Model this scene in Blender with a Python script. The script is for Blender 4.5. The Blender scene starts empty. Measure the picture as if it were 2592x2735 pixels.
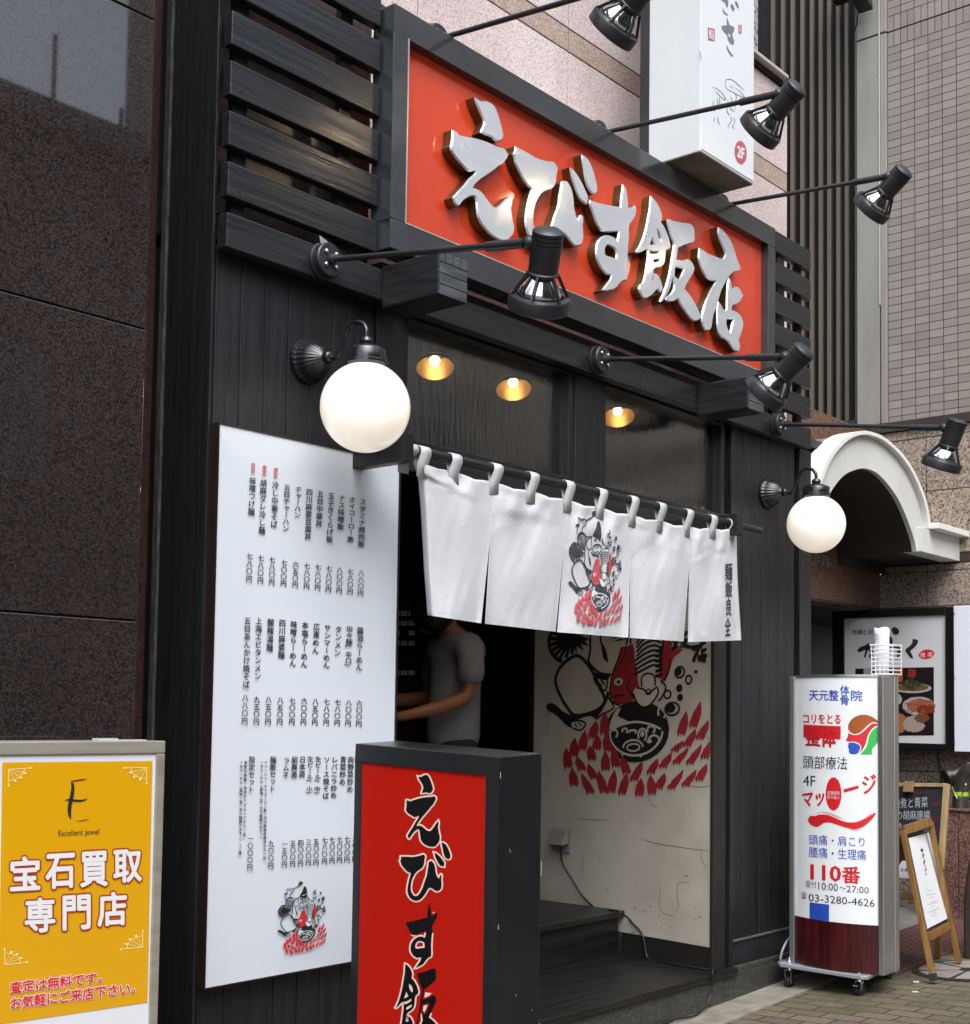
import bpy, bmesh, math, random
from mathutils import Vector, Matrix
from mathutils.geometry import tessellate_polygon
random.seed(7)
R = math.radians
scene = bpy.context.scene
COL = scene.collection

# ------------------------------------------------------------------ camera
FPX, CYP = 3520.0, 1705.0                    # focal length and principal row, in photo pixels (2592 x 2735)
YAW, PITCH, ROLL = R(40.7), R(3.25), R(0.82)
CAM = Vector((0.0, -3.5, 1.25))
_f = Vector((math.cos(YAW)*math.cos(PITCH), math.sin(YAW)*math.cos(PITCH), math.sin(PITCH)))
_r = Vector((math.sin(YAW), -math.cos(YAW), 0.0)); _u = _r.cross(_f)
_r2 = _r*math.cos(ROLL) + _u*math.sin(ROLL); _u2 = -_r*math.sin(ROLL) + _u*math.cos(ROLL)
cd = bpy.data.cameras.new('camera'); cam = bpy.data.objects.new('camera', cd); COL.objects.link(cam)
cd.sensor_fit = 'HORIZONTAL'; cd.sensor_width = 36.0; cd.lens = 36.0*FPX/2592.0
cd.shift_y = (CYP-1367.5)/2592.0
cd.clip_start = 0.05; cd.clip_end = 500
mw = Matrix.Identity(4)
for i in range(3):
    mw[i][0] = _r2[i]; mw[i][1] = _u2[i]; mw[i][2] = -_f[i]; mw[i][3] = CAM[i]
cam.matrix_world = mw
scene.camera = cam

# ------------------------------------------------------------------ light: overcast day
SUN_EL, SUN_AZ = R(54), R(-128)               # the bright side of the cloud cover is over the street, a little to the left
w = bpy.data.worlds.new('World'); scene.world = w; w.use_nodes = True
nt = w.node_tree; nt.nodes.clear()
sky = nt.nodes.new('ShaderNodeTexSky'); sky.sky_type = 'NISHITA'; sky.sun_disc = False
sky.sun_elevation = SUN_EL; sky.sun_rotation = R(90)-SUN_AZ; sky.air_density = 1.0; sky.dust_density = 4.0; sky.ozone_density = 1.0
hs = nt.nodes.new('ShaderNodeHueSaturation'); hs.inputs['Saturation'].default_value = 0.4
bg = nt.nodes.new('ShaderNodeBackground'); bg.inputs['Strength'].default_value = 0.15
wo = nt.nodes.new('ShaderNodeOutputWorld')
nt.links.new(sky.outputs[0], hs.inputs['Color']); tint = nt.nodes.new('ShaderNodeMix'); tint.data_type = 'RGBA'; tint.blend_type = 'MULTIPLY'; tint.inputs[0].default_value = 1; tint.inputs[7].default_value = (.94, .99, 1.05, 1)
nt.links.new(hs.outputs[0], tint.inputs[6]); nt.links.new(tint.outputs[2], bg.inputs[0]); nt.links.new(bg.outputs[0], wo.inputs[0])
sl = bpy.data.lights.new('sun', 'SUN'); sl.energy = 0.7; sl.angle = R(50); sl.color = (0.97, 0.99, 1.0)
so = bpy.data.objects.new('sun', sl); COL.objects.link(so)
sd = Vector((math.cos(SUN_EL)*math.cos(SUN_AZ), math.cos(SUN_EL)*math.sin(SUN_AZ), math.sin(SUN_EL)))
so.rotation_euler = sd.to_track_quat('Z', 'Y').to_euler(); so.location = (4, -6, 12)
vs = scene.view_settings; vs.view_transform = 'Standard'; vs.look = 'None'; vs.exposure = 1.32; vs.gamma = 1.0
scene.cycles.max_bounces = 8

# ------------------------------------------------------------------ helpers
def ray(px, py):
    return _r2*((px-1296.0)/FPX) + _u2*((CYP-py)/FPX) + _f
def P(px, py, x=None, y=None, z=None):       # the point of a plane x=, y= or z= that lies behind a photo pixel
    d = ray(px, py)
    if y is not None: t = (y-CAM.y)/d.y
    elif x is not None: t = (x-CAM.x)/d.x
    else: t = (z-CAM.z)/d.z
    return CAM + d*t
def PD(px, py, depth):
    return CAM + ray(px, py)*depth
def PL(px, py, o, n):                        # the same for any plane
    d = ray(px, py); return CAM + d*((o-CAM).dot(n)/d.dot(n))
def Z(ox, oy, s):                            # zoomed-crop coordinates to photo pixels
    return lambda x, y: (ox+x/s, oy+y/s)

BASE = {}
class MB:
    def __init__(s): s.v = []; s.f = []; s.m = []
    def add(s, vs, fs, m=0):
        n = len(s.v); s.v += [Vector(a) for a in vs]; s.f += [tuple(i+n for i in f) for f in fs]; s.m += [m]*len(fs)
        return s
    def box(s, x0, x1, y0, y1, z0, z1, m=0):
        return s.obox((x0, y0, z0), (x1-x0, 0, 0), (0, y1-y0, 0), (0, 0, z1-z0), m)
    def obox(s, o, a, b, c, m=0):
        o, a, b, c = Vector(o), Vector(a), Vector(b), Vector(c)
        v = [o, o+a, o+a+b, o+b, o+c, o+a+c, o+a+b+c, o+b+c]
        return s.add(v, [(0,3,2,1), (4,5,6,7), (0,1,5,4), (1,2,6,5), (2,3,7,6), (3,0,4,7)], m)
    def bar(s, p, q, wd, th, up=(0,0,1), m=0):   # a straight bar of rectangular section
        p, q = Vector(p), Vector(q); d = (q-p); n = d.normalized()
        a = n.cross(Vector(up)).normalized(); b = a.cross(n)
        return s.obox(p-a*wd/2-b*th/2, d, a*wd, b*th, m)
    def tube(s, pts, r, n=10, m=0, cap=True):
        pts = [Vector(p) for p in pts]; k = len(pts); rs = r if isinstance(r, (list, tuple)) else [r]*k
        t = [(pts[min(i+1, k-1)]-pts[max(i-1, 0)]).normalized() for i in range(k)]
        a = t[0].orthogonal().normalized(); vs = []; fs = []
        for i in range(k):
            a = (a - t[i]*a.dot(t[i])).normalized(); b = t[i].cross(a)
            for j in range(n):
                th = 2*math.pi*j/n; vs.append(pts[i] + (a*math.cos(th)+b*math.sin(th))*rs[i])
        for i in range(k-1):
            for j in range(n):
                j2 = (j+1) % n; fs.append((i*n+j, i*n+j2, (i+1)*n+j2, (i+1)*n+j))
        if cap: fs.append(tuple(range(n-1, -1, -1))); fs.append(tuple((k-1)*n+j for j in range(n)))
        return s.add(vs, fs, m)
    def lathe(s, prof, o, ax, n=28, m=0, cap0=True, cap1=True, wave=None):   # prof: (radius, distance along ax)
        o, ax = Vector(o), Vector(ax).normalized(); a = ax.orthogonal().normalized(); b = ax.cross(a); vs = []; fs = []
        for i, (r, h) in enumerate(prof):
            for j in range(n):
                th = 2*math.pi*j/n; rr = r*(wave(i, th) if wave else 1)
                vs.append(o + ax*h + (a*math.cos(th)+b*math.sin(th))*rr)
        k = len(prof)
        for i in range(k-1):
            for j in range(n):
                j2 = (j+1) % n; fs.append((i*n+j, i*n+j2, (i+1)*n+j2, (i+1)*n+j))
        if cap0: fs.append(tuple(range(n-1, -1, -1)))
        if cap1: fs.append(tuple((k-1)*n+j for j in range(n)))
        return s.add(vs, fs, m)
    def ball(s, c, r, n=24, k=14, m=0, sc=(1,1,1)):
        c = Vector(c); vs = [c+Vector((0,0,r*sc[2]))]; fs = []
        for i in range(1, k):
            ph = math.pi*i/k
            for j in range(n):
                th = 2*math.pi*j/n
                vs.append(c+Vector((r*sc[0]*math.sin(ph)*math.cos(th), r*sc[1]*math.sin(ph)*math.sin(th), r*sc[2]*math.cos(ph))))
        vs.append(c-Vector((0,0,r*sc[2])))
        for j in range(n): fs.append((0, 1+j, 1+(j+1) % n))
        for i in range(k-2):
            for j in range(n):
                a = 1+i*n+j; b = 1+i*n+(j+1) % n; fs.append((a, a+n, b+n, b))
        e = len(vs)-1; l = 1+(k-2)*n
        for j in range(n): fs.append((l+j, e, l+(j+1) % n))
        return s.add(vs, fs, m)
    def flat(s, loops, fm, m=0, sub=0):          # filled 2-D outline(s), first loop outer, mapped to 3-D by fm
        if sub:                                  # cut into small triangles so that it can follow a curved surface
            pts = [p for l in loops for p in l]; st = [tuple(pts[i] for i in t) for t in tessellate_polygon([[Vector((a, b, 0)) for a, b in l] for l in loops])]; vs = []; fs = []
            while st:
                t = st.pop(); e = [math.hypot(t[i][0]-t[(i+1) % 3][0], t[i][1]-t[(i+1) % 3][1]) for i in range(3)]; i = e.index(max(e))
                if e[i] > sub and len(fs) < 6000:
                    a, b, c = t[i], t[(i+1) % 3], t[(i+2) % 3]; q = ((a[0]+b[0])/2, (a[1]+b[1])/2); st += [(a, q, c), (q, b, c)]
                else:
                    n = len(vs); vs += [fm(*p) for p in t]; fs.append((n, n+1, n+2))
            return s.add(vs, fs, m)
        tri = tessellate_polygon([[Vector((a, b, 0)) for a, b in l] for l in loops])
        pts = [p for l in loops for p in l]
        return s.add([fm(a, b) for a, b in pts], [tuple(t) for t in tri], m)
    def prism(s, loops, f0, f1, m=0, ms=None, mb=None):
        ms = m if ms is None else ms; pts = [p for l in loops for p in l]; n = len(pts)
        tri = tessellate_polygon([[Vector((a, b, 0)) for a, b in l] for l in loops])
        s.add([f0(a, b) for a, b in pts], [tuple(t) for t in tri], m)
        s.add([f1(a, b) for a, b in pts], [tuple(reversed(t)) for t in tri], ms if mb is None else mb)
        for l in loops:
            k = len(l); vs = [f0(a, b) for a, b in l]+[f1(a, b) for a, b in l]
            s.add(vs, [(i, (i+1) % k, k+(i+1) % k, k+i) for i in range(k)], ms)
        return s
    def grid(s, fn, nu, nv, m=0):
        vs = [fn(i/nu, j/nv) for j in range(nv+1) for i in range(nu+1)]
        return s.add(vs, [(j*(nu+1)+i, j*(nu+1)+i+1, (j+1)*(nu+1)+i+1, (j+1)*(nu+1)+i) for j in range(nv) for i in range(nu)], m)
    def ribbon(s, pts, wd, fm, m=0, taper=False):  # a 2-D stroke with width, mapped by fm
        n = len(pts); L = []; Rr = []
        for i, p in enumerate(pts):
            a = pts[max(i-1, 0)]; b = pts[min(i+1, n-1)]; dx, dy = b[0]-a[0], b[1]-a[1]; l = math.hypot(dx, dy) or 1
            h = wd/2*((0.35+0.65*math.sin(math.pi*(i+.35)/(n-.3))) if taper else 1)
            L.append((p[0]-dy/l*h, p[1]+dx/l*h)); Rr.append((p[0]+dy/l*h, p[1]-dx/l*h))
        vs = [fm(*q) for q in L+Rr]
        return s.add(vs, [(i, i+1, n+i+1, n+i) for i in range(n-1)], m)
    def build(s, name, mat, parent=None, bevel=0, smooth=False, fix=True, weld=True):
        if parent is not None: b = BASE[parent.name]
        else:
            xs = [v.x for v in s.v]; ys = [v.y for v in s.v]; zs = [v.z for v in s.v]
            b = Vector(((min(xs)+max(xs))/2, (min(ys)+max(ys))/2, min(zs)))
        me = bpy.data.meshes.new(name); me.from_pydata([v-b for v in s.v], [], s.f)
        mats = mat if isinstance(mat, (list, tuple)) else [mat]
        for mm in mats: me.materials.append(mm)
        if len(mats) > 1: me.polygons.foreach_set('material_index', s.m)
        if fix:
            bm = bmesh.new(); bm.from_mesh(me)
            if weld: bmesh.ops.remove_doubles(bm, verts=bm.verts, dist=1e-6)
            bmesh.ops.recalc_face_normals(bm, faces=bm.faces); bm.to_mesh(me); bm.free()
        if smooth: me.shade_smooth()
        o = bpy.data.objects.new(name, me); COL.objects.link(o)
        if parent is not None: o.parent = parent
        else: o.location = b
        BASE[o.name] = b
        if bevel:
            md = o.modifiers.new('bevel', 'BEVEL'); md.width = bevel; md.segments = 2; md.limit_method = 'ANGLE'; md.angle_limit = R(40)
        if smooth == 'auto':
            try: me.set_sharp_from_angle(angle=R(35))
            except Exception: pass
        return o
def tag(o, label=None, cat=None, group=None, kind=None):
    if label: o['label'] = label
    if cat: o['category'] = cat
    if group: o['group'] = group
    if kind: o['kind'] = kind
    return o
def thing(name, label, cat, loc, group=None):
    o = bpy.data.objects.new(name, None); COL.objects.link(o); o.location = loc; o.empty_display_size = .1
    BASE[o.name] = Vector(loc)
    return tag(o, label, cat, group)

# ------------------------------------------------------------------ materials
def lin(h):
    c = [int(h[i:i+2], 16)/255 for i in (0, 2, 4)]
    return tuple((x/12.92 if x <= .04045 else ((x+.055)/1.055)**2.4) for x in c)
def mat(name, col, rough=.5, metal=0., spec=.5, col2=None, ns=6., st=(1,1,1), ramp=(.35,.65), det=6, bump=0., bs=None, bst=None, rvar=0., emit=None, es=0., coat=0., alpha=None, coatr=.03):
    m = bpy.data.materials.new(name); m.use_nodes = True; t = m.node_tree; n = t.nodes; b = n['Principled BSDF']
    col = lin(col) if isinstance(col, str) else col
    b.inputs['Base Color'].default_value = (*col, 1); b.inputs['Roughness'].default_value = rough
    b.inputs['Metallic'].default_value = metal; b.inputs['Specular IOR Level'].default_value = spec
    if coat: b.inputs['Coat Weight'].default_value = coat; b.inputs['Coat Roughness'].default_value = coatr
    def noise(scale, stretch):
        tc = n.new('ShaderNodeTexCoord'); mp = n.new('ShaderNodeMapping'); mp.inputs['Scale'].default_value = stretch
        no = n.new('ShaderNodeTexNoise'); no.inputs['Scale'].default_value = scale; no.inputs['Detail'].default_value = det
        t.links.new(tc.outputs['Object'], mp.inputs[0]); t.links.new(mp.outputs[0], no.inputs['Vector']); return no
    if col2 is not None:
        col2 = lin(col2) if isinstance(col2, str) else col2
        no = noise(ns, st); cr = n.new('ShaderNodeValToRGB')
        cr.color_ramp.elements[0].position, cr.color_ramp.elements[1].position = ramp
        cr.color_ramp.elements[0].color = (*col, 1); cr.color_ramp.elements[1].color = (*col2, 1)
        t.links.new(no.outputs['Fac'], cr.inputs[0]); t.links.new(cr.outputs[0], b.inputs['Base Color'])
    if rvar:
        no = noise((bs or ns)*.5, bst or st); mr = n.new('ShaderNodeMapRange')
        mr.inputs['From Min'].default_value = .3; mr.inputs['From Max'].default_value = .7
        mr.inputs['To Min'].default_value = max(.02, rough-rvar); mr.inputs['To Max'].default_value = rough+rvar
        t.links.new(no.outputs['Fac'], mr.inputs[0]); t.links.new(mr.outputs[0], b.inputs['Roughness'])
    if bump:
        no = noise(bs or ns, bst or st); bp = n.new('ShaderNodeBump'); bp.inputs['Strength'].default_value = bump; bp.inputs['Distance'].default_value = .01
        t.links.new(no.outputs['Fac'], bp.inputs['Height']); t.links.new(bp.outputs[0], b.inputs['Normal'])
    if emit:
        b.inputs['Emission Color'].default_value = (*(lin(emit) if isinstance(emit, str) else emit), 1); b.inputs['Emission Strength'].default_value = es
    return m
def granite(name, cols, scale, rough, bump=0., joint=None, spec=.5):
    """speckled stone: three colours picked by a cell pattern and two noises; joint=(width, height, axis) adds thin dark panel joints"""
    m = bpy.data.materials.new(name); m.use_nodes = True; t = m.node_tree; n = t.nodes; b = n['Principled BSDF']
    tc = n.new('ShaderNodeTexCoord')
    vo = n.new('ShaderNodeTexVoronoi'); vo.inputs['Scale'].default_value = scale
    no = n.new('ShaderNodeTexNoise'); no.inputs['Scale'].default_value = scale*.55; no.inputs['Detail'].default_value = 5; no.inputs['Roughness'].default_value = .7
    t.links.new(tc.outputs['Object'], vo.inputs['Vector']); t.links.new(tc.outputs['Object'], no.inputs['Vector'])
    sp = n.new('ShaderNodeSeparateColor'); t.links.new(vo.outputs['Color'], sp.inputs[0])
    mx = n.new('ShaderNodeMath'); mx.operation = 'MULTIPLY_ADD'; mx.inputs[1].default_value = .45
    t.links.new(sp.outputs[0], mx.inputs[0])
    m2 = n.new('ShaderNodeMath'); m2.operation = 'MULTIPLY'; m2.inputs[1].default_value = .55
    t.links.new(no.outputs['Fac'], m2.inputs[0]); t.links.new(m2.outputs[0], mx.inputs[2])
    cr = n.new('ShaderNodeValToRGB'); cr.color_ramp.interpolation = 'LINEAR'
    e = cr.color_ramp.elements; k = len(cols)
    e[0].position = .26; e[0].color = (*lin(cols[0]), 1); e[1].position = .74; e[1].color = (*lin(cols[-1]), 1)
    for i in range(1, k-1):
        x = e.new(.26+.48*i/(k-1)); x.color = (*lin(cols[i]), 1)
    t.links.new(mx.outputs[0], cr.inputs[0])
    big = n.new('ShaderNodeTexNoise'); big.inputs['Scale'].default_value = 1.3; big.inputs['Detail'].default_value = 3
    t.links.new(tc.outputs['Object'], big.inputs['Vector'])
    mr = n.new('ShaderNodeMapRange'); mr.inputs['From Min'].default_value = .3; mr.inputs['From Max'].default_value = .7; mr.inputs['To Min'].default_value = .84; mr.inputs['To Max'].default_value = 1.12
    t.links.new(big.outputs['Fac'], mr.inputs[0])
    mul = n.new('ShaderNodeMix'); mul.data_type = 'RGBA'; mul.blend_type = 'MULTIPLY'; mul.inputs[0].default_value = 1
    t.links.new(cr.outputs[0], mul.inputs[6]); t.links.new(mr.outputs[0], mul.inputs[7]); t.links.new(mul.outputs[2], b.inputs['Base Color'])
    b.inputs['Roughness'].default_value = rough; b.inputs['Specular IOR Level'].default_value = spec
    if bump:
        bp = n.new('ShaderNodeBump'); bp.inputs['Strength'].default_value = bump; bp.inputs['Distance'].default_value = .006
        t.links.new(mx.outputs[0], bp.inputs['Height']); t.links.new(bp.outputs[0], b.inputs['Normal'])
    return m
def bricks(name, c1, c2, mortar, bw, rh, ms, rot=(0,0,0), loc=(0,0,0), offset=.5, rough=.6, bump=.4, dirt=None, nsc=14., spec=.4, accents=None, plane='xy'):
    m = bpy.data.materials.new(name); m.use_nodes = True; t = m.node_tree; n = t.nodes; b = n['Principled BSDF']
    tc = n.new('ShaderNodeTexCoord'); mp = n.new('ShaderNodeMapping'); mp.inputs['Rotation'].default_value = rot; mp.inputs['Location'].default_value = loc
    t.links.new(tc.outputs['Object'], mp.inputs[0]); vec = mp.outputs[0]
    if plane == 'yz':
        sx = n.new('ShaderNodeSeparateXYZ'); cx = n.new('ShaderNodeCombineXYZ'); t.links.new(vec, sx.inputs[0])
        t.links.new(sx.outputs[1], cx.inputs[0]); t.links.new(sx.outputs[2], cx.inputs[1]); vec = cx.outputs[0]
    br = n.new('ShaderNodeTexBrick'); br.offset = offset; br.squash = 1.0
    for k, v in (('Color1', c1), ('Color2', c2), ('Mortar', mortar)): br.inputs[k].default_value = (*lin(v), 1)
    br.inputs['Scale'].default_value = 1; br.inputs['Mortar Size'].default_value = ms; br.inputs['Brick Width'].default_value = bw; br.inputs['Row Height'].default_value = rh
    br.inputs['Mortar Smooth'].default_value = .25; br.inputs['Bias'].default_value = -.15
    t.links.new(vec, br.inputs['Vector'])
    no = n.new('ShaderNodeTexNoise'); no.inputs['Scale'].default_value = nsc; no.inputs['Detail'].default_value = 8; no.inputs['Roughness'].default_value = .7
    t.links.new(tc.outputs['Object'], no.inputs['Vector'])
    mr = n.new('ShaderNodeMapRange'); mr.inputs['From Min'].default_value = .25; mr.inputs['From Max'].default_value = .75; mr.inputs['To Min'].default_value = .62 if dirt else .85; mr.inputs['To Max'].default_value = 1.35 if dirt else 1.12
    t.links.new(no.outputs['Fac'], mr.inputs[0])
    mul = n.new('ShaderNodeMix'); mul.data_type = 'RGBA'; mul.blend_type = 'MULTIPLY'; mul.inputs[0].default_value = 1
    t.links.new(br.outputs['Color'], mul.inputs[6]); t.links.new(mr.outputs[0], mul.inputs[7]); out = mul.outputs[2]
    if dirt:
        n2 = n.new('ShaderNodeTexNoise'); n2.inputs['Scale'].default_value = 2.3; n2.inputs['Detail'].default_value = 5
        t.links.new(tc.outputs['Object'], n2.inputs['Vector'])
        r2 = n.new('ShaderNodeMapRange'); r2.inputs['From Min'].default_value = .46; r2.inputs['From Max'].default_value = .66; r2.inputs['To Max'].default_value = .65
        t.links.new(n2.outputs['Fac'], r2.inputs[0])
        mm = n.new('ShaderNodeMix'); mm.data_type = 'RGBA'; t.links.new(r2.outputs[0], mm.inputs[0]); t.links.new(out, mm.inputs[6]); mm.inputs[7].default_value = (*lin(dirt), 1); out = mm.outputs[2]
    t.links.new(out, b.inputs['Base Color'])
    ad = n.new('ShaderNodeMath'); ad.operation = 'MULTIPLY_ADD'; ad.inputs[1].default_value = -1.0; t.links.new(br.outputs['Fac'], ad.inputs[0])
    sc = n.new('ShaderNodeMath'); sc.operation = 'MULTIPLY'; sc.inputs[1].default_value = .35; t.links.new(no.outputs['Fac'], sc.inputs[0]); t.links.new(sc.outputs[0], ad.inputs[2])
    bp = n.new('ShaderNodeBump'); bp.inputs['Strength'].default_value = bump; bp.inputs['Distance'].default_value = .006
    t.links.new(ad.outputs[0], bp.inputs['Height']); t.links.new(bp.outputs[0], b.inputs['Normal'])
    b.inputs['Roughness'].default_value = rough; b.inputs['Specular IOR Level'].default_value = spec
    return m
def glassy(name, bump, bs, st, tint=(.75,.78,.76), rough=.05):
    m = bpy.data.materials.new(name); m.use_nodes = True; t = m.node_tree; n = t.nodes; n.remove(n['Principled BSDF'])
    tr = n.new('ShaderNodeBsdfTransparent'); tr.inputs[0].default_value = (*tint, 1)
    gl = n.new('ShaderNodeBsdfGlossy'); gl.inputs['Roughness'].default_value = rough
    lw = n.new('ShaderNodeLayerWeight'); pw = n.new('ShaderNodeMath'); pw.operation = 'POWER'; pw.inputs[1].default_value = 2.6; fr = n.new('ShaderNodeMath'); fr.operation = 'MULTIPLY_ADD'; fr.inputs[1].default_value = .75; fr.inputs[2].default_value = .12
    t.links.new(lw.outputs['Facing'], pw.inputs[0]); t.links.new(pw.outputs[0], fr.inputs[0])
    mx = n.new('ShaderNodeMixShader'); tc = n.new('ShaderNodeTexCoord'); mp = n.new('ShaderNodeMapping'); mp.inputs['Scale'].default_value = st
    no = n.new('ShaderNodeTexNoise'); no.inputs['Scale'].default_value = bs; no.inputs['Detail'].default_value = 3
    bp = n.new('ShaderNodeBump'); bp.inputs['Strength'].default_value = bump; bp.inputs['Distance'].default_value = .01
    t.links.new(tc.outputs['Object'], mp.inputs[0]); t.links.new(mp.outputs[0], no.inputs['Vector']); t.links.new(no.outputs['Fac'], bp.inputs['Height'])
    t.links.new(bp.outputs[0], gl.inputs['Normal'])
    t.links.new(fr.outputs[0], mx.inputs[0]); t.links.new(tr.outputs[0], mx.inputs[1]); t.links.new(gl.outputs[0], mx.inputs[2])
    t.links.new(mx.outputs[0], n['Material Output'].inputs[0])
    return m

# ------------------------------------------------------------------ lettering
_G = {}
def glyph(s, off=0.0):
    k = (s, off)
    if k not in _G:
        c = bpy.data.curves.new('lettering', 'FONT'); c.body = s; c.offset = off; c.resolution_u = 2; c.fill_mode = 'FRONT'
        o = bpy.data.objects.new('lettering', c); me = o.to_mesh()
        _G[k] = ([(x.co.x, x.co.y) for x in me.vertices], [tuple(p.vertices) for p in me.polygons])
        o.to_mesh_clear(); bpy.data.objects.remove(o); bpy.data.curves.remove(c)
    return _G[k]
def bold(mb, v, f, off, m):
    """add letters, made bolder by repeating them with small shifts, each copy a hair in front of the last"""
    sh = [(0, 0)] if off <= 0 else ([(-off, 0), (off, 0)] if off < .010 else [(-off, 0), (off, 0), (0, off*.6), (0, -off*.6)])
    for k, (a, b) in enumerate(sh):
        pts = v(a, b); mb.add([p+(CAM-p).normalized()*(.00012*k) for p in pts], f, m)
def text_quad(mb, s, q, fm, m=0, off=0.012, fit=True, dd=0.0):
    """one line of horizontal writing fitted into the pixel quad q = (tl, tr, br, bl)"""
    v, f = glyph(s, 0.0)
    x0, x1 = min(a for a, b in v), max(a for a, b in v); y0, y1 = min(b for a, b in v), max(b for a, b in v)
    if not fit: x0, x1, y0, y1 = 0, len(s), -.12, .88
    tl, tr, br, bl = q
    def at(da, db):
        out = []
        for a, b in v:
            u = (a+da-x0)/(x1-x0); w_ = (y1-b-db)/(y1-y0)
            px = (tl[0]*(1-u)+tr[0]*u)*(1-w_)+(bl[0]*(1-u)+br[0]*u)*w_; py = (tl[1]*(1-u)+tr[1]*u)*(1-w_)+(bl[1]*(1-u)+br[1]*u)*w_
            out.append(fm(px, py))
        return out
    bold(mb, at, f, off, m)
ROT = set('ー（）()～')
def text_col(mb, s, p0, p1, wd, fm, m=0, off=0.012, skew=0.):
    """a column of vertical writing from pixel p0 (top centre) to p1 (bottom centre), wd pixels wide"""
    n = len(s); dx, dy = (p1[0]-p0[0])/n, (p1[1]-p0[1])/n
    for i, ch in enumerate(s):
        v, f = glyph(ch, 0.0); cx, cy = p0[0]+dx*(i+.5), p0[1]+dy*(i+.5)
        small = ch in 'ャュョッ'
        def at(da, db):
            out = []
            for a, b in v:
                a, b = a-.5+da, b-.38+db
                if ch in ROT: a, b = b, -a
                if ch in '。、': a, b = a+.55, b+.5
                if small: a, b = a+.08, b+.08
                out.append(fm(cx + a*wd + dx*(-b) , cy - b*dy*.98 + skew*a*wd))
            return out
        bold(mb, at, f, off, m)
def bbox(loops):
    xs = [p[0] for l in loops for p in l]; ys = [p[1] for l in loops for p in l]; return min(xs), max(xs), min(ys), max(ys)
def area(l): return sum(l[i-1][0]*l[i][1]-l[i][0]*l[i-1][1] for i in range(len(l)))/2
def grow(l, d):
    """move an outline outward by d"""
    s = 1 if area(l) > 0 else -1; n = len(l); out = []
    for i in range(n):
        a, b, c = l[i-1], l[i], l[(i+1) % n]
        e1 = (b[0]-a[0], b[1]-a[1]); e2 = (c[0]-b[0], c[1]-b[1]); l1 = math.hypot(*e1) or 1; l2 = math.hypot(*e2) or 1
        n1 = (e1[1]/l1*s, -e1[0]/l1*s); n2 = (e2[1]/l2*s, -e2[0]/l2*s); bx, by = n1[0]+n2[0], n1[1]+n2[1]; q = bx*bx+by*by
        if q < .5: bx, by, q = n1[0]*.7+n2[0]*.7, n1[1]*.7+n2[1]*.7, 1.
        out.append((b[0]+2*d*bx/max(q, .9), b[1]+2*d*by/max(q, .9)))
    return out
def smoothp(l, it=1):
    """round an outline a little (corner cutting that keeps sharp tips)"""
    for _ in range(it):
        n = len(l); out = []
        for i in range(n):
            a, b, c = l[i-1], l[i], l[(i+1) % n]
            e1 = (b[0]-a[0], b[1]-a[1]); e2 = (c[0]-b[0], c[1]-b[1]); l1 = math.hypot(*e1) or 1; l2 = math.hypot(*e2) or 1
            cs = (e1[0]*e2[0]+e1[1]*e2[1])/(l1*l2)
            if cs < .35: out.append(b)
            else:
                out.append((b[0]-e1[0]*.25, b[1]-e1[1]*.25)); out.append((b[0]+e2[0]*.25, b[1]+e2[1]*.25))
        l = out
    return l
# ------------------------------------------------------------------ the brush lettering of the shop name (outlines in photo pixels on the sign's letter faces)
ZA, ZB = Z(1150, 220, 3.411), Z(1550, 450, 3.736)
def outl(z, *ls): return [[z(*p) for p in l] for l in ls]
L_E = [outl(ZA, [(398,130),(440,162),(480,172),(495,163),(530,175),(573,205),(600,260),(630,350),(650,430),(663,485),(655,515),(625,540),(598,538),(570,520),(545,490),(500,480),(455,455),(460,425),(485,385),(480,340),(445,260),(415,200)]),
  outl(ZA, [(195,428),(235,445),(262,480),(330,492),(420,508),(520,540),(620,590),(655,590),(685,620),(705,655),(700,690),(670,730),(650,755),(618,765),(590,795),(520,840),(460,880),(405,930),(385,958),(430,970),(470,1005),(520,1075),(560,1125),(600,1142),(640,1110),(680,1065),(728,1032),(740,1060),(740,1120),(728,1150),(738,1200),(745,1260),(758,1300),(760,1345),(745,1400),(690,1450),(650,1448),(600,1425),(545,1390),(480,1320),(435,1250),(420,1180),(412,1060),(390,1032),(340,1050),(290,1085),(258,1133),(225,1118),(200,1048),(240,1000),(300,940),(345,880),(390,840),(408,812),(350,815),(320,795),(280,745),(240,705),(205,655),(175,598),(190,540)])]
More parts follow.
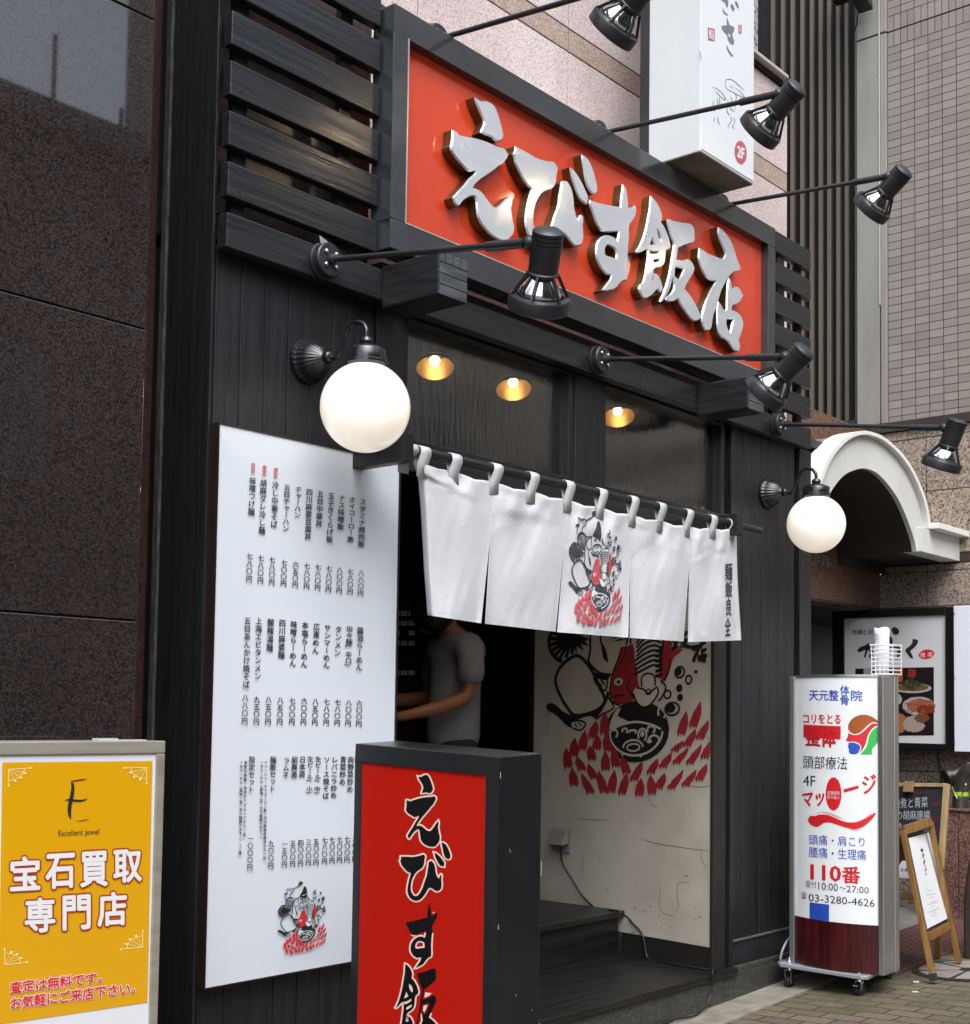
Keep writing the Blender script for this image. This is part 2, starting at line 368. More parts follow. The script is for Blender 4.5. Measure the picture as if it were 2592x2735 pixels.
L_BI = [outl(ZA, [(768,578),(830,610),(900,648),(960,685),(1020,705),(1090,720),(1110,715),(1140,745),(1160,785),(1145,850),(1140,920),(1110,978),(1050,990),(1010,1010),(975,1060),(945,1130),(935,1200),(932,1270),(945,1330),(975,1395),(1010,1415),(1050,1390),(1080,1340),(1105,1285),(1125,1210),(1160,1130),(1165,1060),(1185,960),(1185,905),(1225,888),(1255,915),(1285,980),(1300,1060),(1305,1140),(1320,1210),(1338,1250),(1355,1220),(1368,1200),(1385,1215),(1390,1260),(1382,1310),(1390,1380),(1385,1450),(1372,1485),(1318,1495),(1280,1460),(1240,1405),(1200,1370),(1160,1440),(1110,1500),(1060,1530),(1000,1520),(960,1490),(915,1440),(880,1370),(858,1290),(862,1200),(885,1080),(918,972),(870,930),(835,870),(800,800),(770,740),(760,680),(745,650),(765,640)]),
  outl(ZA, [(1375,655),(1410,675),(1445,720),(1475,790),(1500,880),(1518,960),(1512,1005),(1495,1022),(1465,1010),(1430,965),(1405,880),(1390,770),(1378,700)]),
  outl(ZA, [(1268,770),(1300,795),(1340,850),(1385,930),(1410,990),(1432,1035),(1428,1070),(1425,1115),(1395,1095),(1360,1070),(1335,1020),(1310,950),(1285,870)])]
L_SU = [outl(ZB, [(420,155),(445,185),(462,240),(470,320),(475,392),(520,385),(545,365),(557,400),(552,460),(530,510),(490,560),(480,600),(485,690),(475,760),(468,880),(465,960),(470,1080),(455,1125),(425,1118),(385,1155),(350,1205),(300,1215),(250,1228),(215,1215),(250,1165),(300,1100),(303,1065),(260,1058),(220,1020),(185,960),(160,900),(150,830),(160,750),(185,700),(230,668),(280,662),(330,680),(365,720),(378,660),(378,630),(300,635),(215,630),(180,590),(150,530),(125,450),(90,360),(90,308),(130,325),(200,345),(300,365),(398,382),(400,320),(412,230)],
  [(270,762),(310,775),(345,805),(357,845),(355,895),(310,880),(250,865),(240,840),(245,790)])]
L_HAN = [outl(ZB, [(700,272),(740,310),(780,375),(805,440),(815,490),(802,535),(835,580),(860,640),(880,690),(898,770),(890,810),(855,812),(850,840),(845,900),(835,960),(800,990),(735,1000),(722,1040),(718,1100),(735,1105),(728,1040),(760,1045),(790,1090),(812,1150),(820,1210),(812,1235),(785,1230),(765,1205),(740,1235),(700,1280),(640,1303),(615,1285),(580,1215),(582,1165),(620,1140),(640,1080),(655,980),(668,900),(668,820),(655,810),(610,840),(565,850),(548,830),(590,770),(620,700),(650,600),(670,500),(690,400),(692,330)],
  [(718,690),(735,755),(690,758)], [(760,600),(785,640),(800,690),(805,735),(785,700),(768,650)], [(672,805),(710,832),(778,828),(778,840),(700,850)], [(725,915),(785,908),(782,925),(728,932)]),
  outl(ZB, [(862,510),(885,497),(910,515),(1000,535),(1085,542),(1120,570),(1138,620),(1135,660),(1140,720),(1120,745),(1060,762),(1015,775),(985,795),(972,785),(968,830),(955,905),(1010,915),(1045,915),(1070,898),(1105,920),(1125,960),(1140,1000),(1125,1050),(1085,1110),(1055,1160),(1040,1200),(1090,1260),(1140,1340),(1180,1420),(1198,1475),(1190,1510),(1150,1528),(1110,1515),(1060,1450),(1010,1380),(970,1300),(930,1330),(880,1335),(850,1310),(850,1280),(900,1250),(930,1210),(935,1170),(925,1110),(918,1075),(905,1150),(890,1210),(850,1280),(815,1335),(795,1338),(790,1320),(830,1230),(865,1130),(890,1020),(905,920),(925,800),(932,750),(905,690),(885,620),(870,560)],
  [(945,985),(1028,1005),(1010,1060),(980,1112),(938,1070),(942,1020)])]
L_TEN = [outl(ZB, [(1375,582),(1415,605),(1460,660),(1510,740),(1540,830),(1570,930),(1590,970),(1598,1010),(1575,1028),(1530,1035),(1500,1060),(1470,1095),(1440,1150),(1400,1230),(1375,1320),(1350,1400),(1320,1480),(1310,1570),(1300,1610),(1265,1622),(1230,1600),(1205,1500),(1215,1430),(1245,1330),(1290,1230),(1330,1160),(1350,1125),(1290,1115),(1240,1070),(1205,1000),(1175,900),(1180,845),(1182,788),(1220,810),(1270,845),(1340,870),(1420,905),(1445,870),(1440,830),(1410,760),(1385,700),(1370,630)]),
  outl(ZB, [(1478,1090),(1500,1125),(1508,1170),(1505,1200),(1535,1185),(1560,1172),(1590,1200),(1610,1245),(1628,1275),(1605,1300),(1595,1330),(1570,1345),(1548,1368),(1520,1360),(1508,1395),(1505,1405),(1560,1425),(1600,1470),(1625,1525),(1620,1590),(1600,1660),(1578,1715),(1590,1750),(1590,1800),(1575,1835),(1540,1815),(1500,1770),(1455,1700),(1410,1695),(1380,1650),(1365,1580),(1362,1480),(1360,1380),(1370,1322),(1395,1345),(1425,1410),(1455,1410),(1458,1300),(1462,1180)],
  [(1455,1515),(1525,1505),(1510,1560),(1495,1635),(1465,1600),(1455,1550)])]
NAME = [L_E, L_BI, L_SU, L_HAN, L_TEN]
SIGN_Y, LET_T = -.13, .045                    # front plane of the sign's frame and letters, thickness of the letters
def flatten_letter(L):
    """the letter's outlines in metres on the sign's plane"""
    out = []
    for piece in L:
        q = []
        for l in piece:
            pts = []
            for a, b in l:
                p = P(a, b, y=SIGN_Y); pts.append((p.x, p.z))
            q.append(smoothp(pts, 1))
        out.append(q)
    return out
NAME_M = [flatten_letter(L) for L in NAME]
def norm_letter(L):
    x0, x1, y0, y1 = bbox([l for pc in L for l in pc])
    return [[[((a-x0)/(x1-x0), (b-y0)/(y1-y0)) for a, b in l] for l in pc] for pc in L]
NAME_N = [norm_letter(L) for L in NAME_M]     # unit square, y up
def letter_px(mb, k, x0, x1, yt, yb, fm, m=0, d=0., skew=0.):
    """the k-th letter of the name drawn flat into a pixel box"""
    for pc in NAME_N[k]:
        loops = []
        for i, l in enumerate(pc):
            g = [(a*(x1-x0)+x0, yt+(1-b)*(yb-yt)+skew*a*(x1-x0)) for a, b in l]
            if d: g = grow(g, d if i == 0 else -d)
            if i and d > 0 and abs(area(g)) < 60: continue
            loops.append(g)
        mb.flat(loops, fm, m)

# ------------------------------------------------------------------ the shop's emblem (seated cook god with fan, fish, pot, flames), drawn once on the curtain's plane
ZN = Z(1500, 1340, 5.209)
CUR_Y = -.25
def nz(x, y):
    p = P(*ZN(x, y), y=CUR_Y); return (p.x, p.z)
def ell(cx, cy, rx, ry, n=18, a0=0, a1=360):
    return [(cx+rx*math.cos(R(a0+(a1-a0)*i/n)), cy+ry*math.sin(R(a0+(a1-a0)*i/n))) for i in range(n if a1-a0 == 360 else n+1)]
EMB = []                                      # (kind, colour 0 black 1 red 2 light, points, width)
def EF(c, pts, sm=1): EMB.append(('f', c, [nz(*p) for p in (smoothp(pts, sm) if sm else pts)], 0))
def ES(c, pts, wd, close=False):
    if close: pts = pts+[pts[0], pts[1]]
    EMB.append(('s', c, [nz(*p) for p in pts], wd*.00046))
def curve(pts, n=5):                          # smooth line through points
    out = []; m = len(pts)
    for i in range(m-1):
        p0, p1, p2, p3 = pts[max(i-1, 0)], pts[i], pts[i+1], pts[min(i+2, m-1)]
        for k in range(n):
            t = k/n; out.append(tuple(.5*((2*p1[j])+(-p0[j]+p2[j])*t+(2*p0[j]-5*p1[j]+4*p2[j]-p3[j])*t*t+(-p0[j]+3*p1[j]-3*p2[j]+p3[j])*t**3) for j in (0, 1)))
    return out+[pts[-1]]
def ESC(c, pts, wd): ES(c, curve(pts), wd)
# raised arm, ladle, hat
EF(0, ell(458,170,36,43), 0); ESC(2, [(440,150),(470,140),(492,165)], 5); ES(0, [(440,212),(345,268)], 13); ES(0, [(250,322),(215,330)], 20); EF(0, ell(210,332,12,16,10), 0)
ESC(0, [(215,445),(222,390),(245,330),(250,290),(240,222),(280,245),(325,240),(347,285),(335,330),(305,350),(288,385),(288,415)], 9)
ESC(0, [(262,262),(300,268),(320,258)], 6); ESC(0, [(300,300),(325,300),(330,285)], 6)
EF(0, [(515,265),(540,290),(552,360),(560,440),(560,500),(545,525),(510,520),(470,500),(435,480),(450,430),(480,380),(495,320),(500,280)]); ESC(2, [(482,457),(520,462),(555,440)], 6)
# face
ESC(0, [(425,495),(420,560),(424,620),(432,665),(470,712),(500,690),(530,710),(555,665),(572,600),(568,520)], 8)
ESC(0, [(420,498),(375,520),(355,580),(360,640),(385,668),(415,650)], 9); ESC(0, [(568,510),(585,570),(620,620),(650,640)], 9); ESC(0, [(575,560),(572,610),(560,650)], 8)
ESC(0, [(455,548),(470,540),(490,552)], 9); ESC(0, [(520,540),(535,532),(552,542)], 9); ESC(0, [(455,525),(475,520),(495,530)], 5)
ESC(0, [(445,645),(455,612),(495,598),(540,606),(550,640)], 13); ESC(0, [(475,625),(495,640),(515,624)], 6)
EF(0, [(412,690),(440,716),(485,735),(512,712),(500,755),(455,758),(425,742)]); ESC(2, [(425,722),(445,745),(470,738),(490,748)], 6)
# right sleeve with stripes
EF(0, [(225,470),(250,428),(290,412),(330,445),(355,488),(345,500),(322,468),(282,448),(252,470),(240,510)])
for i in range(6): ESC(0, [(250+i*18, 460+i*9), (244+i*17, 570), (262+i*14, 690-i*4)], 9)
ESC(0, [(228,470),(228,560),(250,670)], 9); ESC(0, [(345,490),(400,488),(430,484)], 9)
# fan at the back
ESC(0, [(235,598),(180,572),(140,610),(115,670),(125,750),(155,805),(185,835)], 15)
for a, b in ((185,580),(160,600),(138,630),(124,668),(122,710),(130,750),(146,786),(170,815),(205,812),(238,795)): ES(0, [(240,680),((a+240)/2,(b+680)/2),(a,b)], 15)
EF(0, [(232,655),(262,670),(330,715),(300,720),(325,760),(280,735),(300,790),(262,745),(262,800),(240,735)], 0)
# robe
ESC(0, [(360,505),(335,590),(330,690),(328,800),(322,860),(370,940),(430,965)], 10); ESC(0, [(385,660),(380,740),(400,800),(412,880)], 8)
EF(0, [(378,735),(402,800),(414,890),(392,850)], 0); EF(0, [(345,930),(380,955),(425,970),(412,1000),(350,975)]); ESC(0, [(512,720),(500,790)], 8); ESC(0, [(545,690),(520,760),(522,790)], 8)
ESC(0, [(345,970),(360,1010),(400,1060),(412,1000)], 8); ESC(0, [(362,990),(385,1035)], 8); ESC(0, [(380,985),(398,1025)], 8)
# leg and foot
ES(0, curve([(210,830),(260,808),(300,848),(340,930),(372,1030),(398,1110),(385,1160),(330,1195),(250,1200),(205,1130),(165,1030),(150,950),(170,880),(210,830)]), 13)
EF(0, [(100,1112),(125,1100),(160,1125),(188,1170),(238,1202),(330,1198),(392,1140),(412,1060),(425,1085),(395,1170),(355,1240),(330,1210),(275,1225),(232,1250),(240,1288),(205,1262),(150,1180),(105,1150)])
ESC(0, [(225,1242),(275,1238),(305,1262),(280,1300),(240,1285)], 7); ESC(0, [(250,1255),(262,1280)], 6); ESC(0, [(272,1252),(284,1276)], 6); ESC(0, [(412,1100),(440,1165),(425,1190),(385,1210),(360,1240)], 7)
# fish
EF(1, [(480,800),(530,795),(548,900),(550,1000),(560,1080),(530,1150),(470,1165),(430,1130),(425,1050),(435,960),(460,880)]); EF(1, [(680,690),(690,780),(692,850),(745,872),(705,910),(690,980),(672,1045),(640,1020),(655,900),(660,780)], 0)
ES(0, curve([(480,800),(460,880),(436,960),(425,1050),(430,1130),(470,1165)]), 7); ESC(0, [(500,800),(495,850),(470,900)], 6); ESC(0, [(520,1000),(505,1060),(530,1120)], 6); ESC(0, [(440,1110),(465,1100),(490,1108)], 6)
EF(2, ell(463,1015,20,24), 0); EF(0, ell(464,1016,9,12,12), 0); ESC(0, [(700,700),(690,800),(700,850)], 5); ESC(0, [(690,910),(685,990),(655,1050)], 6)
# front sleeve and hand
EF(2, [(590,655),(655,660),(660,760),(650,960),(600,1000),(560,990),(535,900),(545,760)])
ESC(0, [(590,652),(630,652),(658,668),(662,780),(655,880)], 9); ESC(0, [(590,652),(560,700),(545,760)], 9)
for i in range(9): ESC(0, [(546-(8 if i > 4 else 0), 765+i*27), (580, 710+i*31), (622, 700+i*30), (654, 722+i*30)], 9)
for i in range(6): ES(0, [(628, 860+i*30), (660, 850+i*30)], 12)
# pot
EF(0, ell(540,1335,145,190,28), 0); EF(2, [(425,1262),(450,1190),(475,1178),(458,1230),(520,1278),(460,1300),(420,1310)])
ESC(2, ell(540,1330,118,152,14,5,175), 8); ESC(2, [(425,1320),(470,1290),(540,1275),(610,1300),(650,1330)], 8)
for cx, cy, rx, ry in ((440,1340,18,26),(492,1325,12,14),(528,1335,16,10),(570,1360,18,40),(608,1330,16,22),(620,1395,22,30),(655,1230,16,40)): EMB.append(('s', 2, [nz(*p) for p in curve(ell(cx,cy,rx,ry,8,150,420), 3)], .0034))
for cx, cy, rx, ry in ((570,1352,9,20),(600,1400,12,12)): EF(2, ell(cx,cy,rx,ry,10), 0)
ESC(2, ell(528,1432,44,46,10,180,360), 7); ESC(2, ell(530,1432,28,22,12,0,359), 6); EF(2, ell(480,1472,6,9,8), 0); EF(2, ell(562,1486,6,9,8), 0)
EF(2, [(545,1060),(575,1080),(600,1108),(632,1072),(640,1110),(610,1172),(582,1190),(550,1165),(525,1100)]); EF(2, ell(595,1035,28,50), 0)
ES(0, curve([(545,1065),(575,1080),(598,1108),(630,1078)]), 7); ESC(0, [(530,1095),(550,1162),(580,1190),(612,1170),(640,1110),(632,1070)], 7); ESC(0, [(570,1060),(568,1010),(592,985),(622,1005),(628,1065)], 7); ES(0, ell(598,1100,12,16,10), 5, True); ESC(0, [(650,1040),(672,1080),(655,1140),(640,1160)], 7)
# bubbles
for cx, cy, rx, ry, k in ((762,510,14,32,1),(802,652,26,46,2),(786,732,14,24,0),(730,1002,19,32,2),(766,1052,12,24,0),(795,1012,7,11,1),(728,1096,13,24,1),(731,1152,12,22,1),(679,1126,14,24,0),(698,1215,30,38,2)):
    if k == 1: EF(0, ell(cx,cy,rx,ry), 0)
    else:
        ES(0, ell(cx,cy,rx,ry,14), 7, True)
        if k == 2: EF(0, ell(cx-rx*.25,cy-ry*.15,rx*.7,ry*.75,14), 0)
# the name beside the bubbles
for k, (cx, cy, wd, hh) in enumerate(((668,455,58,120),(672,585,70,100),(735,655,44,100),(735,815,88,115),(808,890,66,150))):
    for pc in NAME_N[k]:
        EMB.append(('f', 0, [nz(cx+(a-.5)*wd, cy-(b-.5)*hh) for a, b in pc[0]], 0))
# the emblem on the wall inside is far larger: its flames are read from there
ZM = Z(1350, 1600, 2.2)
MW0, MWD = Vector((5.852, 0, 0)), Vector((.126, .992, 0))     # the painted wall beside the door: front edge and direction
MWN = Vector((MWD.y, -MWD.x, 0))
def mural_sz(px, py):
    p = PL(px, py, MW0, MWN); return ((p-MW0).dot(MWD), p.z)
def mz(x, y): return mural_sz(*ZM(x, y))
_la, _lb = nz(105,1130), nz(852,1490); _ma, _mb = mz(247,675), mz(1213,838)
_va, _vb = nz(463,1015), nz(520,1527); _wa, _wb = mz(640,487), mz(810,967)
MSX = (_mb[0]-_ma[0])/(_lb[0]-_la[0]); MSZ = (_wb[1]-_wa[1])/(_vb[1]-_va[1])
def to_mural(u, v): return (_ma[0]+(u-_la[0])*MSX, _wa[1]+(v-_va[1])*MSZ)
def from_mural(s, z): return (_la[0]+(s-_ma[0])/MSX, _va[1]+(z-_wa[1])/MSZ)
FL = [(588,655,585,790),(537,712,515,810),(470,770,455,880),(592,795,607,890),(545,800,540,880),(410,812,405,920),(640,870,652,980),(500,860,512,940),(590,890,592,1000),(360,872,372,985),(425,925,452,1000),(690,920,715,1020),(490,965,522,1050),(395,990,407,1090),(450,1020,502,1135),(550,1005,582,1130),(645,1000,625,1130),(718,1015,690,1140),(808,950,760,1060),(800,1050,790,1150),(855,1030,866,1140),(898,935,858,1020),(940,1020,905,1110),(978,900,930,985),(1048,830,1000,890),(1050,1000,980,1110),(1080,870,1010,960),(1122,760,1072,860),(1068,655,1038,790),(1152,598,1108,745),(1197,710,1148,815),(1158,850,1090,962),(1126,1000,1064,1092),(1187,965,1144,1060),(1213,830,1175,930)]
for x0, y0, x1, y1 in FL:                     # a flame: pointed tip, wide middle, ragged brush end
    dx, dy = x1-x0, y1-y0; wx = 27; pts = [(x0, y0)]
    for t, h in ((.25,.55),(.5,.95),(.75,1.0)): pts.append((x0+dx*t+wx*h, y0+dy*t+dx*.05))
    for i in range(7): pts.append((x1+wx*(1-i/3), y1+(14 if i % 2 else -8)+(i % 3)*4))
    for t, h in ((.75,1.0),(.5,.95),(.25,.55)): pts.append((x0+dx*t-wx*h, y0+dy*t-dx*.05))
    EMB.append(('f', 1, [from_mural(*mz(*p)) for p in pts], 0))
_exs = [p[0] for e in EMB for p in e[2]]; _eys = [p[1] for e in EMB for p in e[2]]
EBX = (min(_exs), max(_exs), min(_eys), max(_eys))
def emblem(name, fm, parent, mats, scale=1., step=.000012, base=.0008):
    """the emblem as one flat mesh; fm(u, v, d) maps the curtain-plane coordinates, d = how far proud of the surface"""
    mb = MB()
    for i, (k, c, pts, wd) in enumerate(EMB):
        d = base+step*i
        if k == 'f': mb.flat([pts], lambda a, b: fm(a, b, d), c)
        else: mb.ribbon(pts, wd*1.15, lambda a, b: fm(a, b, d), c)
    return mb.build(name, mats, parent, fix=False)
# ------------------------------------------------------------------ palette
wood_black = mat('black stained wood', '1f2123', .40, col2='151618', ns=5, st=(9,9,.5), ramp=(.3,.7), bump=.22, bs=9, bst=(7,7,.35), rvar=.1, spec=.45)
wood_black_h = mat('black stained boards', '232528', .32, col2='17181a', ns=5, st=(.5,9,9), ramp=(.3,.7), bump=.16, bs=9, bst=(.35,7,7), rvar=.1, spec=.5)
wood_beam = mat('shaded beam wood', '131416', .45, col2='1f2123', ns=3, st=(1.2,1.2,5), ramp=(.45,.8), bump=.6, bs=8, bst=(.6,1,4), spec=.5)  # the shade on the beam sides is put into this darker colour
tread_wood = mat('worn black step boards', '100f0f', .40, col2='1e1d1c', ns=4, st=(.5,12,6), ramp=(.42,.75), bump=.2, bs=8, bst=(.4,14,6), rvar=.12, spec=.5)
dark_paint = mat('interior black paint', '15130f', .6, col2='1d1813', ns=3)
metal_black = mat('black painted metal', '1c1e21', .33, spec=.5, col2='25272b', ns=12, bump=.05, bs=60)
lamp_black = mat('matt black lamp', '1b1d20', .42, spec=.5, col2='232529', ns=9)
iron_black = mat('glossy black cast iron', '16181b', .22, spec=.6)
chrome = mat('polished reflector', (.86,.86,.88), .09, 1.0, rvar=.03, ns=20)
screwm = mat('screw steel', (.55,.55,.56), .3, 1.0)
frame_black = mat('sign frame black sheet', '26292d', .2, spec=.6, col2='33373b', ns=2.5, st=(1,1,2), ramp=(.35,.7), rvar=.1, bump=.05, bs=6, coat=.3)
red_acry = mat('red sign panel', (.50,.048,.018), .16, spec=.5, col2=(.46,.042,.015), ns=1.2, rvar=.05, coat=.2, coatr=.08)
letter_face = mat('brushed metal letter face', (.66,.71,.77), .20, .55, col2=(.58,.63,.70), ns=3, st=(1,1,5), rvar=.10, bump=.12, bs=5, bst=(2,2,2))
letter_side = mat('brass letter side', '6b4a1c', .4, .55, col2='4d3413', ns=14, st=(1,1,1))
glass_milk = mat('opal glass globe', 'ece5da', .12, spec=.5, coat=.5)
glass_milk.node_tree.nodes['Principled BSDF'].inputs['Subsurface Weight'].default_value = .25
glass_milk.node_tree.nodes['Principled BSDF'].inputs['Emission Color'].default_value = (1, .88, .74, 1); glass_milk.node_tree.nodes['Principled BSDF'].inputs['Emission Strength'].default_value = .24   # the lamps are on
glass_milk.node_tree.nodes['Principled BSDF'].inputs['Subsurface Radius'].default_value = (.1,.1,.1)
pane_m = glassy('rippled window glass', .30, 24, (2.6,2.6,.30), rough=.10)
ink = mat('black ink', '1a1a1c', .6); ink_grey = mat('grey print', '2a2c30', .6)
ink_red = mat('red ink', (.50,.02,.025), .6)
menu_white = mat('menu board white', (.62,.655,.70), .16, spec=.5, coat=.2)
cloth_m = mat('off white cotton', (.60,.60,.61), .9, spec=.15, col2=(.55,.55,.565), ns=3, st=(1,1,1.5), ramp=(.35,.7), bump=.28, bs=150, bst=(.35,1,3.0))
cream_wall = mat('cream painted plaster', (.45,.41,.345), .75, col2=(.36,.32,.265), ns=3.2, ramp=(.4,.72), bump=.12, bs=16, spec=.25)
mural_black = mat('mural black paint', '0f0e0e', .6); mural_red = mat('mural red paint', (.30,.016,.020), .6, col2=(.23,.012,.016), ns=12); mural_cream = mat('mural cream paint', (.44,.40,.335), .7)
noren_black = mat('faded black print', '3a3a3f', .9, spec=.1, col2='4c4c52', ns=30); noren_red = mat('faded red print', (.46,.055,.07), .9, spec=.1, col2=(.52,.12,.13), ns=40); noren_white = mat('cotton under the print', (.60,.60,.605), .9, spec=.1)
base_stone = granite('base stone', ('171716','292927','403f3a','56534d'), 190, .55, .15)
dark_granite = granite('dark polished granite', ('131314','211e1e','2f2826','3e322d','2e2d30'), 230, .025, 0, spec=1.0)
side_granite = granite('dark red granite', ('1b1414','3a2624','4f332d','2a2223'), 150, .3, 0)
pink_granite = granite('pink polished granite', ('96837f','bda9a4','cdbab5','dac9c5','bfb5b3'), 210, .09, 0, spec=.9)
pink_rough = granite('flamed pink granite', ('6f5b52','9b8376','b39b8d','c8b4a5'), 240, .7, .5)
brown_granite = granite('brown speckled granite', ('3a3430','7f7065','968677','ab9b8b','57504a'), 95, .35, .1)
joint_dark = mat('dark joint', '1c1715', .8)

# ------------------------------------------------------------------ the noodle shop
GZ = lambda x, y: -.2+.035*(x-6)-.06*max(y, -1.4)        # the street falls to the left and towards the shop
shop = thing('noodle_shop', 'noodle shop front of black stained boards with slatted fascia and open doorway', 'shop', (4.5, .1, -.2))
def boards(mb, x0, x1, y0, y1, z0, z1, n, gap=.004, jit=.0):
    for i in range(n):
        a = x0+(x1-x0)*i/n; b = x0+(x1-x0)*(i+1)/n
        mb.box(a+(gap/2 if i else 0), b-gap/2, y0+random.uniform(-jit, jit), y1, z0, z1)
    return mb
boards(MB(), 2.672, 3.41, 0, .05, -.2, 2.80, 7, .0025, .001).build('boarding', wood_black, shop, .0025)
MB().box(2.67, 3.41, .052, .06, -.2, 2.80).build('backing', dark_paint, shop)
MB().box(3.413, 3.555, -.012, .12, -.1, 2.78).build('post', wood_black, shop, .004)
MB().box(2.655, 2.668, .002, .25, -.25, 3.93).build('side_panel', wood_black, shop, .002)
MB().box(2.645, 2.668, .252, .278, -.25, 3.93).build('edge_trim', mat('weathered edge', '55544f', .6, col2='2b2b2a', ns=30, st=(4,4,.6)), shop)
boards(MB(), 6.05, 6.735, 0, .05, .10, 2.80, 7, .003, .0015).build('boarding', wood_black, shop, .0025)
MB().box(6.012, 6.048, -.014, .05, -.03, 2.80).build('trim', wood_black, shop, .003)
MB().box(6.05, 6.75, .052, .06, -.1, 2.80).build('backing', dark_paint, shop)
MB().box(6.775, 6.915, -.012, .30, -.1, 2.78).build('post', wood_black, shop, .004)
MB().box(6.0505, 6.772, -.006, .05, -.03, .088).build('skirting', wood_black_h, shop, .003)
MB().box(6.0505, 6.772, -.016, .045, .089, .099).build('trim', mat('worn trim', '4c4e50', .5), shop, .002)
# slats: seven on each side of the sign
def slat(x0, x1, k):
    z = 2.77+.171*k
    m = MB().box(x0, x1, -.07, -.03, z, z+.116).build('slat', wood_black_h, shop, .004)
    mb = MB()
    for x in ((x0+.05,) if x0 < 3 else (x1-.045,)):
        for dz in (.028, .088): mb.lathe([(.0045,0),(.004,.0015)], (x, -.0705, z+dz), (0,-1,0), 8)
    mb.build('screw', mat_screw, m)
mat_screw = mat('dark screw', '111214', .5)
for k in range(1, 7): slat(2.655, 3.345, k); slat(6.275, 6.795, k)
MB().box(2.655, 6.8, -.07, -.02, 2.77, 2.886).build('lintel', wood_black_h, shop, .004)
for x in (2.70, 3.18, 6.42, 6.70): MB().box(x, x+.06, -.0285, -.002, 2.89, 3.92).build('batten', wood_black, shop)
MB().box(2.66, 6.90, .002, .012, 3.915, 3.94).build('cap_strip', metal_black, shop)
MB().box(3.42, 6.01, -.019, .10, 2.80, 2.94).build('header_board', wood_black_h, shop, .003)
lit_end_grain = mat('lit end grain', '3a3d41', .4, col2='55595e', ns=4, st=(1.5,1,6), ramp=(.35,.7), bump=.5, bs=9, bst=(.7,1,4))  # beam ends painted paler than the sides, as the lit face
# beams that carry the sign
for x in (3.372, 5.573):
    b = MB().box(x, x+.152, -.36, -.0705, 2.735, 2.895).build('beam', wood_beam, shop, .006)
    MB().box(x+.003, x+.149, -.3608, -.3597, 2.738, 2.892).build('lit_end_grain', lit_end_grain, b)
    mb = MB()
    for q in range(3): mb.box(x-.001, x+.153, -.3625, -.3605, 2.775+.04*q, 2.7768+.04*q)
    for q in (.03, .07, .11): mb.box(x+q, x+q+.0015, -.3625, -.3605, 2.858, 2.893)
    mb.build('end_crack', dark_paint, b)
# windows
def window(x0, x1, z0, z1):
    m = MB(); t = .035
    for a in ((x0-t, x0, z0-t, z1+t), (x1, x1+t, z0-t, z1+t)): m.box(a[0], a[1], .0, .09, a[2], a[3])
    m.box(x0, x1, .0, .09, z0-t, z0); m.box(x0, x1, .0, .09, z1, z1+t*.6)
    fr = m.build('window', wood_black, shop, .003)
    MB().box(x0-.004, x1+.004, .05, .054, z0-.004, z1+.004).build('pane', pane_m, fr)
MB().box(2.72, 3.46, .10, .13, 2.95, 3.93).build('backing', side_granite, shop); MB().box(6.18, 6.80, .10, .13, 2.95, 3.93).build('backing', dark_paint, shop)  # dark panels added so the slat gaps read as shaded
window(3.592, 4.62, 2.30, 2.762); window(4.90, 5.93, 2.30, 2.762)
MB().box(4.657, 4.863, -.008, .10, 2.26, 2.80).build('mullion', wood_black, shop, .004)
MB().box(3.557, 6.01, -.02, .10, 2.17, 2.262).build('transom', wood_black_h, shop, .004)
MB().box(5.967, 6.0115, .03, .16, -.03, 2.80).build('jamb', dark_paint, shop, .003)
MB().box(5.845, 5.966, -.014, .006, -.03, 2.168).build('jamb', dark_paint, shop, .003)
# steps, plinth
MB().box(3.40, 6.03, -.055, .62, -.062, -.03).build('tread', tread_wood, shop, .006)
MB().box(3.40, 5.90, .6005, .625, -.0295, .165).build('riser', tread_wood, shop)
MB().box(3.40, 5.925, .575, 1.6, .166, .202).build('tread', tread_wood, shop, .006)
MB().box(2.66, 6.93, -.03, .50, -.5, -.063).build('plinth', base_stone, shop, .004)
MB().box(6.032, 6.93, -.028, .30, -.0625, -.034).build('plinth', base_stone, shop, .004)
# the painted wall beside the door
def MWP(s, z, d=0.): return MW0 + MWD*s - MWN*(-d) + Vector((0, 0, z))
if (CAM-MW0).dot(MWN) < 0: MWN = -MWN
mural = MB().obox(MWP(0, .085), MWD*1.30, -MWN*.06, Vector((0,0,2.07))).build('plaster_wall', cream_wall, shop)
def clipm(u, v, d):
    s, z = to_mural(u, v); s = min(max(s, .010), 1.296); return MW0+MWD*s+MWN*d+Vector((0,0,z))
emblem('mural', clipm, mural, [mural_black, mural_red, mural_cream], step=.000012, base=.0010)
MB().obox(MWP(0, -.03), MWD*.60, -MWN*.06, Vector((0,0,.114))).build('skirting', dark_paint, shop)
cr = MB(); rr = random.Random(4)             # hairline cracks of the plaster
for pts in ([(800,1405),(830,1420),(900,1440),(1000,1455),(1120,1472),(1205,1482)], [(905,1660),(910,1740),(905,1800),(935,1850),(1000,1862)], [(1090,1665),(1020,1672),(1012,1740),(1020,1800),(1000,1850)], [(430,1290),(520,1298),(620,1297)], [(1050,1090),(1130,1105),(1210,1100)], [(845,1170),(860,1210),(900,1225)], [(1150,1480),(1158,1540),(1190,1580)], [(455,1500),(458,1560),(450,1620)], [(1120,780),(1180,812),(1215,820)], [(245,600),(250,700),(246,800)]):
    cr.ribbon(curve([mz(*p) for p in pts], 4), .0035, lambda s, z: MW0+MWD*s+MWN*.0011+Vector((0,0,z)), taper=True)
cr.build('crack', mat('plaster crack', '5a5043', .9), mural, fix=False)
sc = MB()
